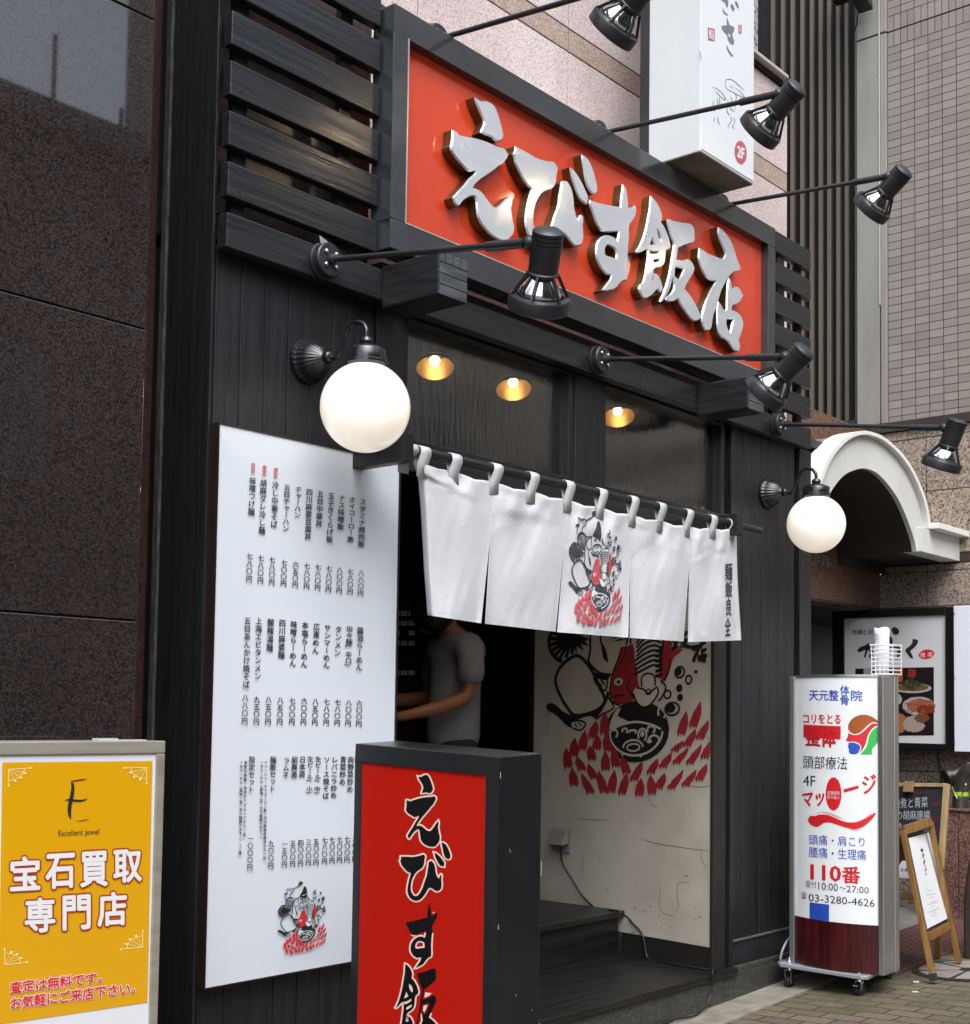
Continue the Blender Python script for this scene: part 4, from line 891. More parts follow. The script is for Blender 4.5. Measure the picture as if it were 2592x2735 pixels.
# ------------------------------------------------------------------ yellow standing sign at the left
Z6 = Z(0, 1900, 2.3717)
yb = P(443, 1979, y=-.52); yaz = R(175.5); yd = Vector((math.cos(yaz), math.sin(yaz), 0)); yn = Vector((-yd.y, yd.x, 0))
if (CAM-yb).dot(yn) < 0: yn = -yn
yw = (P(-14, 1981, y=-.52)-yb).length; yh = yb.z+.20
ys = thing('standing_sign', 'yellow poster sign in a beige aluminium frame by the dark granite wall', 'sign', yb+yd*yw*.5-Vector((0,0,yh)))
alu = mat('beige aluminium', '8f897c', .35, .35, col2='a19b8d', ns=3, st=(1,1,9))
yf = MB(); dz = Vector((0,0,-1)); bk = -yn*.12
yf.obox(yb, yd*yw, dz*.034, bk); yf.obox(yb+dz*.0345, yd*.026, dz*(yh-.08), bk); yf.obox(yb+yd*(yw-.026)+dz*.0345, yd*.026, dz*(yh-.08), bk); yf.obox(yb+dz*(yh-.045), yd*yw, dz*.03, bk)
yf.build('frame', alu, ys, .003)
MB().obox(yb+yd*.026+dz*.034-yn*.006, yd*(yw-.052), dz*(yh-.08), bk*.8).build('panel', mat('white sign panel', (.62,.63,.65), .12, coat=.3), ys)
def yface(px, py, d=0.): return PL(px, py, yb-yn*(.006-d), yn)
pq = [Z6(15,325), Z6(966,315), Z6(935,1845), Z6(-12,1988)]
po = MB(); po.add([yface(*q, .0012) for q in pq], [(0,1,2,3)]); poster = po.build('poster', mat('yellow poster', (.60,.30,.004), .10, coat=.5, coatr=.04), ys, fix=False)
orn = mat('pale ornament', (.80,.66,.28), .5); fmy = lambda a, b: yface(*Z6(a, b), .0022)
for cx, cy, sx, sy, tl in ((55,368,1,1,-.06),(930,355,-1,1,-.03),(30,1608,1,-1,-.12),(905,1495,-1,-1,-.1)):
    om = MB()
    def q(a, b): return (cx+sx*a, cy+sy*b+tl*a*sx)
    om.ribbon([q(0,0),q(135,0)], 4, fmy); om.ribbon([q(0,0),q(0,98)], 4, fmy)
    om.ribbon([q(100*math.cos(R(a)), 72*math.sin(R(a))) for a in range(0, 91, 10)], 3.5, fmy)
    for a in (22, 45, 68): om.ribbon([q(8*math.cos(R(a)), 8*math.sin(R(a))), q(108*math.cos(R(a)), 80*math.sin(R(a)))], 2.5, fmy); om.flat([[q(112*math.cos(R(a))+8*math.cos(t), 82*math.sin(R(a))+8*math.sin(t)) for t in [k*.785 for k in range(8)]]], lambda a_, b_: yface(*Z6(a_, b_), .0026))
    om.flat([[q(135,-9),q(150,0),q(135,9)]], fmy); om.flat([[q(-8,98),q(0,112),q(8,98)]], fmy)
    om.build('ornament', orn, poster, fix=False)
lg = MB()
lg.flat([smoothp([(450,440),(466,455),(474,485),(470,530),(458,580),(450,640),(452,685),(438,675),(427,640),(430,590),(445,530),(452,485)])], fmy)
lg.flat([smoothp([(408,570),(428,552),(470,558),(520,562),(556,550),(540,568),(500,577),(450,570),(425,565)])], fmy)
lg.flat([smoothp([(450,442),(500,432),(556,426),(530,436),(500,440),(462,447)])], lambda a, b: yface(*Z6(a, b), .0026)); lg.flat([smoothp([(478,695),(520,692),(568,680),(545,692),(510,698)])], fmy)
lg.build('logo', ink, poster, fix=False)
t1 = MB(); text_quad(t1, 'Excellent Jewel', [Z6(370,755), Z6(628,742), Z6(628,793), Z6(372,805)], lambda a, b: yface(a, b, .0022), off=-.012); t1.build('lettering', ink, poster, fix=False)
rim_red = mat('dark red outline', (.33,.04,.008), .4); wht = mat('white print', (.66,.65,.645), .35); redp = mat('red print', (.60,.012,.012), .4)
ta, tb = MB(), MB()
def boxed(ch, x0, x1, yt, yb_, sl, o1, o2, d1, d2):
    qd = [Z6(x0,yt), Z6(x1,yt-sl), Z6(x1,yb_-sl), Z6(x0,yb_)]
    e = 10 if o1 > .05 else 4
    qo = [Z6(x0-e,yt-e), Z6(x1+e,yt-sl-e), Z6(x1+e,yb_-sl+e), Z6(x0-e,yb_+e)]
    return qd, qo
def outlined(ch, x0, x1, yt, yb_, sl, mo, mi, oo, oi):
    qd = [Z6(x0,yt), Z6(x1,yt-sl), Z6(x1,yb_-sl), Z6(x0,yb_)]
    v, f = glyph(ch, 0.0); X0, X1 = min(a for a, b in v), max(a for a, b in v); Y0, Y1 = min(b for a, b in v), max(b for a, b in v)
    for mb_, rad, n, d in ((mo, oo, 12, .0020), (mi, oi, 6, .0032)):
        for k in range(n):
            da, db = rad*math.cos(2*math.pi*k/n+.3), rad*math.sin(2*math.pi*k/n+.3); out = []
            for a, b in v:
                u = (a+da-X0)/(X1-X0); w_ = (Y1-b-db)/(Y1-Y0); px = (qd[0][0]*(1-u)+qd[1][0]*u)*(1-w_)+(qd[3][0]*(1-u)+qd[2][0]*u)*w_; py = (qd[0][1]*(1-u)+qd[1][1]*u)*(1-w_)+(qd[3][1]*(1-u)+qd[2][1]*u)*w_
                out.append(yface(px, py, d+.00008*k))
            mb_.add(out, f)
for ch, x0, x1, yt, yb_ in (('宝',68,250,930,1136),('石',292,470,912,1122),('買',512,682,898,1112),('取',722,895,886,1085),('専',162,345,1192,1402),('門',402,570,1175,1385),('店',622,800,1155,1362)): outlined(ch, x0, x1, yt, yb_, 10, ta, tb, .075, .028)
ta.build('lettering', rim_red, poster, fix=False).__setitem__('label', 'dark red outline of the big white characters'); tb.build('lettering', wht, poster, fix=False)
tc, te = MB(), MB()
def line(s, x0, y0, x1, y1, hh):
    n = len(s)
    for i, ch in enumerate(s):
        xa = x0+(x1-x0)*i/n; yy = y0+(y1-y0)*i/n; wd = (x1-x0)/n
        v, f = glyph(ch, .0); a0, a1 = min(a for a, b in v), max(a for a, b in v); b0, b1 = min(b for a, b in v), max(b for a, b in v)
        outlined(ch, xa+wd*a0, xa+wd*a1, yy+hh*(.88-b1), yy+hh*(.88-b0), wd*.13, tc, te, .07, .022)
line('査定は無料です。', 62, 1712, 695, 1640, 82); line('お気軽にご来店下さい。', 62, 1812, 905, 1705, 82)
tc.build('lettering', wht, poster, fix=False).__setitem__('label', 'white outline of the red characters'); te.build('lettering', redp, poster, fix=False)
for a, b in ((.06,.2),(.94,.2),(.06,.8),(.94,.8)): MB().ball(yb+yd*yw*a+bk*b+dz*(yh-.04)+Vector((0,0,.018)), .03, 12, 8).build('caster', lamp_black, ys, smooth=True)
cp = MB(); c0 = yb+yd*(yw-.36)
cp.obox(yb+yd*.042+bk*.25, yd*.13, bk*.2, Vector((0,0,.003))); cp.obox(yb+yd*.132+bk*.15, yd*.055, bk*.3, Vector((0,0,.007)))
tag(cp.build('clear_clip', mat('clear plastic', (.45,.48,.48), .1, spec=.6)), 'clear plastic clip lying on top of the yellow sign', 'clip')
# ------------------------------------------------------------------ ground
paver = bricks('brick pavers', '5d5448', '6e6252', '26231c', .212, .108, .005, rot=(0,0,R(-85)), offset=.5, rough=.75, bump=.7, dirt='4a4a33', nsc=40, spec=.25)
gm = MB()
def gpt(u, v):
    x = -30+80*u; y = -40+44*v; return Vector((x, y, GZ(x, y) if y > -1.4 else -.2+.035*(x-6)+.084))
xs = [-30,-12,-4,0,2,4,5,6,7,8,9,10,12,16,24,50]; yy_ = [-40,-14,-6,-3,-2,-1.4,-1.0,-.6,-.3,0,.3,4.5]
vs_ = [Vector((x, y, GZ(x, y))) for y in yy_ for x in xs]; nx = len(xs)
gm.add(vs_, [(j*nx+i, j*nx+i+1, (j+1)*nx+i+1, (j+1)*nx+i) for j in range(len(yy_)-1) for i in range(nx-1)])
g = gm.build('ground', paver, fix=False); tag(g, kind='structure')
kb = MB(); kx = [-30, 0, 2, 4, 6, 7]
def strip(x, y, dz): return Vector((x, y, GZ(x, y)+dz))
for a, b in zip(kx[:-1], kx[1:]):
    kb.add([strip(a,-.26,.006), strip(b,-.26,.006), strip(b,.02,.006), strip(a,.02,.006), strip(a,-.26,-.05), strip(b,-.26,-.05), strip(b,.02,-.05), strip(a,.02,-.05)], [(0,1,2,3),(4,5,1,0)])
tag(kb.build('kerb', mat('worn concrete strip', '8b8579', .8, col2='6f6a60', ns=9, ramp=(.35,.7), bump=.25, bs=60, spec=.25), fix=False), kind='structure')

# ------------------------------------------------------------------ granite building at the left
lb = thing('granite_building', 'dark polished granite building wall at the left edge, joined in large slabs', 'building', (0, .5, -.2))
X1 = 2.268; Y0 = -.2; zj = [-.4, P(391,1660,y=Y0).z, P(391,880,y=Y0).z, P(410,52,y=Y0).z, 5.2, 7.1, 9]
for a, b in zip(zj[:-1], zj[1:]):
    for xa, xb in ((-9,-6.2),(-6.2,-3.4),(-3.4,-.6),(-.6,X1)):
        MB().box(xa+.002, xb-.002, Y0, Y0+.03, a+.003, b-.003).build('slab', dark_granite, lb, .0025)
MB().box(-9, X1-.004, Y0+.012, 3, -.4, 9).build('core', joint_dark, lb)
MB().box(X1+.02, 2.64, .30, .34, -.3, 8).build('recess_wall', side_granite, lb)

# ------------------------------------------------------------------ pink granite building behind the shop
WY = .28
pb = thing('granite_building', 'pink polished granite upper wall behind and above the black slatted shop front', 'building', (4.6, 1.5, 2.9))
zl = P(2108, 227, y=WY).z; zA1, zA0 = P(2102, 464, y=WY).z, P(2102, 514, y=WY).z
px1 = P(2104, 300, y=WY).x
zb1 = 2*zA1-zl+0.0
xj = [2.66, P(1117,30,y=WY).x, P(1519,150,y=WY).x, P(1519,150,y=WY).x+(P(1519,150,y=WY).x-P(1117,30,y=WY).x), 99]
xj[3] = min(xj[3], px1-.4); xj[4] = px1
for (a, b, m) in ((2.9, zA0, pink_granite), (zA0, zA1, pink_rough), (zA1, zl-.05, pink_granite)):
    for xa, xb in zip(xj[:-1], xj[1:]):
        MB().box(xa+.003, xb-.003, WY, WY+.03, a+.004, b-.004).build('slab', m, pb, .002)
MB().box(2.66, px1-.004, WY+.012, 1.3, 2.9, zl-.05).build('core', joint_dark, pb)
MB().box(2.62, px1-.01, WY-.02, 1.3, zl-.048, zl-.0225).build('ledge_joint', joint_dark, pb)
MB().box(2.60, P(2108,227,y=WY-.06).x+.0, WY-.06, 1.3, zl-.022, zl).build('ledge', mat('ledge stone', 'b5aaa3', .5), pb, .004)
MB().box(2.66, px1-.25, WY+.25, 1.3, zl+.002, 9).build('upper_wall', pink_rough, pb)
cx0 = P(2027, 100, y=WY+.2).x
MB().box(cx0, px1-.08, WY+.2, 1.0, zl+.002, zl+.62).build('column', granite('rough grey stone', ('3d3b39','6e6b68','8d8a86','a5a19c'), 60, .8, 1.0), pb, .01)
MB().box(cx0, px1-.08, WY+.2, 1.0, zl+.63, 9).build('column', bpy.data.materials['rough grey stone'], pb, .01)
MB().box(px1-.03, px1, WY+.002+.03, 1.3, -.2, zl-.06).build('end_wall', side_granite, pb)

# ------------------------------------------------------------------ the neighbouring building: tiled wing, louvres, granite base, arched canopy
NX = 9.15; gy = P(2352, 1627, x=NX).y; NB = thing('tiled_building', 'neighbouring building with brown tile wing, tall louvres and speckled granite base', 'building', (NX+1, .2, -.1))
U4 = Z(2000, 0, 1876/592); V = Z(2140, 1050, 1377/452)
tz0 = P(*Z(2140, 1050, 1377/452)(790, 235), x=NX).z; ty1 = P(*U4(1176, 600), x=NX).y
zband = P(*U4(1176, 275), x=NX).z
tile = bricks('brown wall tiles', '8f857c', '80766d', '383432', .1033, .0592, .0034, offset=0., rough=.42, bump=.35, nsc=60, spec=.45, plane='yz', loc=(0, -(ty1-BASE[NB.name].y), -(zband-BASE[NB.name].z)))
tile_v = bricks('brown soldier tiles', '8f857c', '80766d', '383432', .0516, .1184, .0032, offset=0., rough=.42, bump=.35, nsc=60, spec=.45, plane='yz', loc=(0, -(ty1-BASE[NB.name].y), -(zband-BASE[NB.name].z)))
hs_ = .1184
MB().box(NX, NX+.3, -6, ty1, tz0, zband-hs_-.004).build('tile_wall', tile, NB)
MB().box(NX, NX+.3, -6, ty1, zband-hs_-.003, zband-.006).build('soldier_course', tile_v, NB)
MB().box(NX+.006, NX+.3, -6, ty1, zband-.0055, zband+.0055).build('joint', joint_dark, NB)
MB().box(NX, NX+.3, -6, ty1, zband+.006, zband+hs_+.003).build('soldier_course', tile_v, NB)
MB().box(NX, NX+.3, -6, ty1, zband+hs_+.004, 9).build('tile_wall', tile, NB)
pil = mat('beige pilaster', '8e8a80', .65, col2='7f7a70', ns=2.5, st=(1,2,.4), ramp=(.4,.7), bump=.08, bs=70)
py0 = P(*U4(925, 350), x=NX).y; pyj = P(*U4(1108, 600), x=NX-.02).y
MB().box(NX-.02, NX+.3, pyj+.004, py0, tz0, zband-.006).build('pilaster', pil, NB, .004)
MB().box(NX-.02, NX+.3, ty1+.0015, pyj-.006, tz0, zband-.006).build('pilaster', pil, NB, .004)
MB().box(NX-.02, NX+.3, pyj+.004, py0, zband+.006, 9).build('pilaster', pil, NB, .004)
MB().box(NX-.02, NX+.3, ty1+.0015, pyj-.006, zband+.006, 9).build('pilaster', pil, NB, .004)
MB().box(NX+.0, NX+.3, ty1+.002, py0-.003, tz0, 9).build('joint', joint_dark, NB)
sp = MB()                                    # sealant bead down the pilaster joint
sp.tube([(NX-.022, pyj, zband+2.5), (NX-.022, pyj, 4.35), (NX-.022, pyj, 4.3)], .006, 6); sp.build('sealant_bead', mat('pale sealant', 'a8a49a', .6), NB)
# louvres
lv_b = mat('louvre steel', '5c5349', .45, .3, col2='6d6253', ns=1.2, st=(1,1,.25), ramp=(.4,.65)); LXP = NX+.06
bars = [P(*U4(a, 400), x=LXP).y for a in (187,272,354,437,517,592,664,740,812,897)]; barw = .031
y_l = bars[0]+.35
for i, y in enumerate([y_l, (y_l+bars[0])/2+.02]+bars):
    MB().box(LXP, LXP+.035, y-barw, y, tz0+.07, 9).build('louvre_bar', lv_b, NB, .003)
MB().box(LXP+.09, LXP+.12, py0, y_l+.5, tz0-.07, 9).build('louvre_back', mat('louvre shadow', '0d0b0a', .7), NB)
MB().box(NX-.01, LXP+.12, gy+.065, y_l+.5, tz0-.04, tz0+.06).build('louvre_sill', mat('dark steel sill', '221c19', .5), NB)
# speckled granite base wall: slabs with joints
MB().box(NX-.03, NX+.3, -6, gy+.06, tz0-.07, tz0-.002).build('drip_band', mat('dark band', '3a3029', .5, col2='2c2420', ns=5), NB)
yj = P(*V(1020, 700), x=NX).y; zs = [P(*V(645,1755), x=NX).z, P(*V(645,1475), x=NX).z, P(*V(645,1420), x=NX).z, P(*V(1250,1298), x=NX).z, P(*V(1015,800), x=NX).z, P(*V(1015,360), x=NX).z, tz0-.072]
zlow = [-.3, .25, P(2400, 2058, x=NX).z, zs[0]]
allz = sorted(zlow+zs[1:])
yl = [-6, -3.6, -2.7, yj-.85, yj, gy]
for a, b in zip(allz[:-1], allz[1:]):
    for c, d in zip(yl[:-1], yl[1:]):
        red = abs(a-zs[2]) < .02
        MB().box(NX, NX+.03, c+.003, d+(-.003 if d < gy else .06), a+.003, b-.003).build('granite_slab', side_granite if red else brown_granite, NB, .002)
MB().box(NX+.012, NX+.4, -6, gy-.003, -.4, tz0-.072).build('core', joint_dark, NB)
# entrance wall under the arch with the end of a name, recess behind it
zsf = P(*V(645,1755), x=NX).z
MB().box(6.93, NX-.001, gy, gy+.25, zsf, tz0-.08).build('entrance_wall', granite('brown polished granite', ('3a2a20','5d4535','775845','6a5040'), 120, .25, 0), NB)
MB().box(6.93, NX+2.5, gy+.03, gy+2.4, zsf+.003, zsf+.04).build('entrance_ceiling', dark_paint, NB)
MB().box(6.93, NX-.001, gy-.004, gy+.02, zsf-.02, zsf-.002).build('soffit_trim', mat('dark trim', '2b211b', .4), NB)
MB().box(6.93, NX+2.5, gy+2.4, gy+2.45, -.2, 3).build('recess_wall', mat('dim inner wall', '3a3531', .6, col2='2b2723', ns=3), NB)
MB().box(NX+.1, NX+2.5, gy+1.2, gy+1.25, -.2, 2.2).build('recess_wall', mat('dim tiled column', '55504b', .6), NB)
for a in (7.9, 8.6): MB().box(a, a+.07, gy+1.2, gy+1.3, -.2, zsf).build('door_frame', mat('dark brown frame', '2a1a10', .4), NB)
steel_l = mat('steel letters', (.30,.29,.28), .35, .8); ZW = lambda x, y: V(x, y)
nm = MB(); text_quad(nm, 'ー', [V(62,1380), V(112,1388), V(112,1402), V(62,1394)], lambda a, b: P(a, b, y=gy-.02)); o = nm.build('lettering', steel_l, NB, fix=False); md = o.modifiers.new('thickness', 'SOLIDIFY'); md.thickness = .018; md.offset = -1; nm = MB(); text_quad(nm, 'ル', [V(170,1310), V(255,1330), V(250,1425), V(165,1415)], lambda a, b: P(a, b, y=gy-.02), off=.02)
o = nm.build('lettering', steel_l, NB, fix=False); md = o.modifiers.new('thickness', 'SOLIDIFY'); md.thickness = .018; md.offset = -1
# arched canopy
cream = mat('cream canopy paint', 'cbcbc4', .55, col2='bbbab2', ns=2.2, ramp=(.4,.7), bump=.04, bs=40); AY = .01
inn = [(225,840),(280,750),(340,680),(400,640),(490,612),(550,618),(620,650),(700,730),(780,840),(840,960),(890,1090),(925,1200),(942,1290)]
out = [(130,740),(150,690),(200,560),(260,460),(340,375),(420,325),(505,306),(580,318),(660,350),(740,410),(820,490),(900,600),(960,720),(1010,850),(1040,980),(1052,1075)]
hi = [(p.x, p.z) for p in (P(*V(*q), y=AY) for q in inn)]; ho = [(p.x, p.z) for p in (P(*V(*q), y=AY-.03) for q in out)]
zb_ = hi[-1][1]; xo = NX-.002
hi = [(hi[0][0]-.10, zb_), (hi[0][0]-.06, (zb_+hi[0][1])/2)]+hi; ho = [(ho[0][0]-.05, zb_), (ho[0][0]-.035, (zb_+ho[0][1])/2)]+ho
fi = curve(hi, 4); fo = curve(ho, 4); ax_ = max(fi, key=lambda p: p[1])[0]
hi, ho = fi, fo
lim = 6.96
def arc_strip(A, B, y0, y1, mbx, m=0):       # solid between two arcs of equal parameter
    n = 60
    def at(L, t):
        q = t*(len(L)-1); i = min(int(q), len(L)-2); return lerp(L[i], L[i+1], q-i)
    a = [at(A, i/n) for i in range(n+1)]; b = [at(B, i/n) for i in range(n+1)]
    a = [(max(p[0], lim), p[1]) for p in a]; b = [(max(p[0], lim), p[1]) for p in b]
    vs = [Vector((p[0], y0, p[1])) for p in a]+[Vector((p[0], y0, p[1])) for p in b]+[Vector((p[0], y1, p[1])) for p in a]+[Vector((p[0], y1, p[1])) for p in b]; k = n+1; fs = []
    for i in range(n): fs += [(i,i+1,k+i+1,k+i),(2*k+i,3*k+i,3*k+i+1,2*k+i+1),(i,2*k+i,2*k+i+1,i+1),(k+i,k+i+1,3*k+i+1,3*k+i)]
    fs += [(0,k,3*k,2*k),(n,2*k+n,3*k+n,k+n)]; mbx.add(vs, fs, m)
can = MB()
fo_in = [(ax_+(a-ax_)*.962, b-.022) for a, b in fo]
arc_strip(fi, fo_in, AY, AY+.03, can)
canopy = can.build('arch_canopy', cream, NB, smooth='auto')
rm_ = MB(); arc_strip(fo_in, fo, AY-.035, AY+.10, rm_); rm_.build('rim', mat('pale canopy rim', 'd8d8d2', .5), canopy, smooth='auto')
vt = MB(); fi2 = [(ax_+(a-ax_)*1.0, b+.001) for a, b in fi]; fi3 = [(ax_+(a-ax_)*1.02, b+.03) for a, b in fi]
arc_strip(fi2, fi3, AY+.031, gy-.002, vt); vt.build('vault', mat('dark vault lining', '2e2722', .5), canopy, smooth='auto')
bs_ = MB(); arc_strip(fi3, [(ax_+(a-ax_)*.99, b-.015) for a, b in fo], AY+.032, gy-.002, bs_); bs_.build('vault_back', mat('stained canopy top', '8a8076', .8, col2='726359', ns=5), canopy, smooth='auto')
xb0 = hi[-1][0]+.012
MB().box(xb0, xo, AY-.03, AY+.10, zb_, ho[-1][1]-.03).build('springer', cream, canopy, .004)
MB().box(xb0, xo, AY+.1005, gy-.003, zb_, ho[-1][1]-.03).build('springer', bpy.data.materials['dark vault lining'], canopy)
MB().box(ho[-1][0]-.02, xo, AY-.10, gy-.003, ho[-1][1]-.028, ho[-1][1]+.012).build('ledge', bpy.data.materials['pale canopy rim'], canopy, .003)
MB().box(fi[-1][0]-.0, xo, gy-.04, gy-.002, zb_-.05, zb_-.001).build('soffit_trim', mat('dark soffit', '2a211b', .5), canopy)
# box unit high on the pilaster
wb = thing('speaker_box', 'black weathered box unit hung high on the beige pilaster, cut by the top edge', 'speaker', P(2300, 20, x=NX-.15))
MB().obox(P(2296, 38, x=NX-.10), Vector((0,-.11,-.0)), Vector((-.18,-.02,.02)), Vector((0,.02,.26))).build('box', mat('weathered black box', '1b1a19', .5, col2='2e2c2a', ns=20, bump=.3, bs=50), wb, .006)
MB().obox(P(2270, 5, x=NX-.03), Vector((0,.10,0)), Vector((-.1,0,0)), Vector((0,0,.16))).build('bracket', lamp_black, wb, .004)
MB().tube([P(2293, 30, x=NX-.06), P(2290, 60, x=NX-.03), P(2275, 110, x=NX+.02)], .005, 6).build('cable', lamp_black, wb)

# ------------------------------------------------------------------ white vertical sign projecting over the shop
BY = -.30
bA, bB = P(1871, 403, y=BY), P(2014, 491, y=BY); bz = (bA.z+bB.z)/2
Yb = .27
for it in range(30):
    pass
bs = thing('projecting_sign', 'white vertical box sign with grey brush lettering and a red 2F disc, over the shop', 'sign', (bA.x+.2, BY, bz))
bx0, bx1 = bA.x, bB.x
yback = P(1786, 431, z=bz).y
yq = BY
for _ in range(60):                          # depth of the box: its rear edge shows at column 1735
    q = px_of(Vector((bx0, yq, bz+.4)));
    if q[0] < 1735: break
    yq += .01
yback = yq
signw = mat('grimy white sign panel', '9fa3a3', .3, col2='b9bdbd', ns=1.5, st=(1,1,.5), spec=.5)
signf = mat('white sign face', (.68,.70,.715), .14, coat=.3)
MB().box(bx0, bx1, BY, yback, bz, 8).build('box', mat('white sign side', (.60,.64,.65), .3, col2=(.55,.58,.57), ns=1.2, st=(1,1,.4)), bs, .004)
MB().box(bx0+.008, bx1-.008, BY-.003, BY-.0005, bz+.012, 8).build('face_panel', signf, bs)
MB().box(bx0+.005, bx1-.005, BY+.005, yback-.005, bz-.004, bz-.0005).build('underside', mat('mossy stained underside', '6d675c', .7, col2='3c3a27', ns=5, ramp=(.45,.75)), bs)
MB().box(bx0-.003, bx0+.02, yback, yback+.05, bz, 8).build('back_edge', lamp_black, bs)
fb = lambda a, b: P(a, b, y=BY-.0042)
ZB7 = Z(1700, 0, 3.807)
gr = mat('grey brush print', '6f7378', .5); rp = mat('faded red print', (.45,.10,.11), .5); lt = MB()
fbz = lambda a, b: fb(*ZB7(a, b))
for pts in ([(920,180),(935,200),(950,255),(985,262),(1000,280),(995,320),(975,345),(985,380),(998,415),(995,450),(978,455),(950,430),(930,395),(928,350),(890,320),(870,285),(868,262),(900,255),(925,255)],
            [(925,450),(935,490),(960,530),(990,565),(985,575),(955,555),(928,510),(918,475)], [(885,75),(895,110),(938,150),(930,155),(900,140),(880,105)], [(958,45),(975,38),(995,60),(1003,95),(990,112),(970,90)], [(1005,10),(1022,12),(1042,45),(1045,85),(1025,70),(1008,40)],
            [(860,-20),(930,-30),(940,20),(930,75),(915,60),(905,20),(875,10)]):
    lt.flat([smoothp(pts)], fbz, 0)
hole = MB()
for x0, x1, y0, y1, ch in ((730,800,275,405,'鮨'),(1040,1075,248,335,'呂')):
    lt.flat([[(x0,y0),(x1,y0+.25*(x1-x0)),(x1,y1+.15*(x1-x0)),(x0,y1)]], fbz, 1)
    text_quad(lt, ch, [ZB7(x0+8,y0+12), ZB7(x1-6,y0+26), ZB7(x1-6,y1), ZB7(x0+8,y1-14)], lambda a, b: P(a, b, y=BY-.0050), 2)
lt.flat([[(1063+62*math.cos(R(a)), 1548+118*math.sin(R(a))+ .55*62*math.cos(R(a))*.35) for a in range(0, 360, 12)]], fbz, 1)
text_quad(lt, '2F', [ZB7(1030,1478), ZB7(1100,1510), ZB7(1098,1620), ZB7(1030,1590)], lambda a, b: P(a, b, y=BY-.0050), 2, .05)
lt.flat([[(936,338),(955,350),(958,378),(940,370)]], lambda a, b: P(*ZB7(a, b), y=BY-.0050), 2)
for pts in ([(905,870),(912,815),(950,802),(1000,825),(1060,880),(1105,918)], [(905,870),(930,905),(985,935),(1040,965),(1105,990),(1060,930),(1000,885)], [(960,870),(980,890)], [(995,940),(1018,970),(1012,1050),(1000,1120)], [(935,1000),(925,1080),(930,1140),(960,1170)], [(955,985),(975,1000),(965,1040),(985,1060)], [(945,1060),(965,1110),(1000,1130)], [(960,1190),(975,1220),(940,1270),(935,1310)], [(995,1190),(1000,1240),(980,1285),(1005,1305)],
            [(775,880),(830,905),(880,950),(912,1010),(880,1000),(840,960),(800,920)], [(780,1020),(785,1080),(800,1140)], [(820,995),(830,1040),(815,1090)], [(845,980),(850,1060),(845,1120)], [(800,1190),(790,1240)], [(830,1180),(835,1230),(850,1265)], [(640,500),(655,540),(660,600)], [(632,540),(645,552)]):
    lt.ribbon(curve(pts, 4), 7, fbz, 0, taper=True)
lt.build('lettering', [gr, rp, signf], bs, fix=False)
# ------------------------------------------------------------------ white curved sign stand on casters
S3, S4 = Z(2000, 1600, 3.169), Z(2000, 2150, 3.169)
TX = 6.42                                    # plane of the face (it looks towards the camera, across the pavement)
fl, fr_ = P(*S4(397, 1300), x=TX), P(*S4(1108, 1400), x=TX)
ty0, ty1_ = fr_.y, fl.y                      # near and far edge of the curved face
pz = P(*S4(700, 1380), x=TX).z
ztop = P(*S3(800, 655), x=TX).z
tb = thing('standing_sign', 'white curved clinic sign with red, blue and black writing on a grey board with casters', 'sign', (TX+.15, (ty0+ty1_)/2, pz-.14))
TD = .20
def tbulge(y):
    t = (y-(ty0+ty1_)/2)/((ty1_-ty0)/2); return .060*(1-t*t)
def tface(y, z, d=0.): return Vector((TX-tbulge(y)-d, y, z))
def tpx(px, py, d=.0012):
    p = P(px, py, x=TX)
    for _ in range(9): p = P(px, py, x=TX-tbulge(min(max(p.y, ty0), ty1_)))
    return Vector((p.x-d, p.y, p.z))
zred0 = pz; zred = tpx(*S4(700, 990)).z
bd = MB(); n = 16; ys_list = [ty0+(ty1_-ty0)*i/n for i in range(n+1)]
def shell(z0, z1):
    m = MB(); loop = [(TX-tbulge(y), y) for y in ys_list]+[(TX+.06, ty1_), (TX+.06, ty0)]
    return m.prism([loop], lambda a, b: Vector((a, b, z0)), lambda a, b: Vector((a, b, z1)))
shell(zred, ztop-.006).build('face_panel', mat('white acrylic sign', (.80,.81,.81), .16, coat=.25), tb, smooth='auto')
shell(pz+.001, zred-.001).build('lower_panel', mat('mahogany grain panel', '2c0709', .25, col2='4a1114', ns=7, st=(8,8,.5), ramp=(.35,.7), coat=.2), tb, smooth='auto')
alus = mat('brushed aluminium', (.55,.56,.56), .32, .9, col2=(.47,.48,.48), ns=4, st=(6,6,.4))
for y0, y1 in ((ty0-.03, ty0-.001), (ty1_+.001, ty1_+.03)):
    m = MB(); m.box(TX-.012, TX+.05, y0, y1, pz, ztop); m.box(TX+.0505, TX+.13, y0+.004, y1-.004, pz, ztop); m.box(TX+.1305, TX+.18, y0, y1, pz, ztop); m.build('upright', alus, tb, .003)
MB().box(TX+.062, TX+.17, ty0, ty1_, pz, ztop-.01).build('back_panel', signw, tb)
MB().prism([[(TX-tbulge(y)-.006, y) for y in ys_list]+[(TX+.185, ty1_+.034), (TX+.185, ty0-.034)]], lambda a, b: Vector((a, b, ztop-.004)), lambda a, b: Vector((a, b, ztop+.008))).build('top_cap', alus, tb)
bl = [S4(225,1350), S4(1000,1475), S4(1300,1330)]
pA, pB, pC = (P(*q, z=pz-.012) for q in bl); e1, e2 = pA-pB, pC-pB; e1.z = e2.z = 0
cB = Vector((pB.x, pB.y, pz-.022)); th = .020
pl = MB(); u1, u2 = e1.normalized(), e2.normalized(); l1, l2 = e1.length, e2.length; c_ = .03
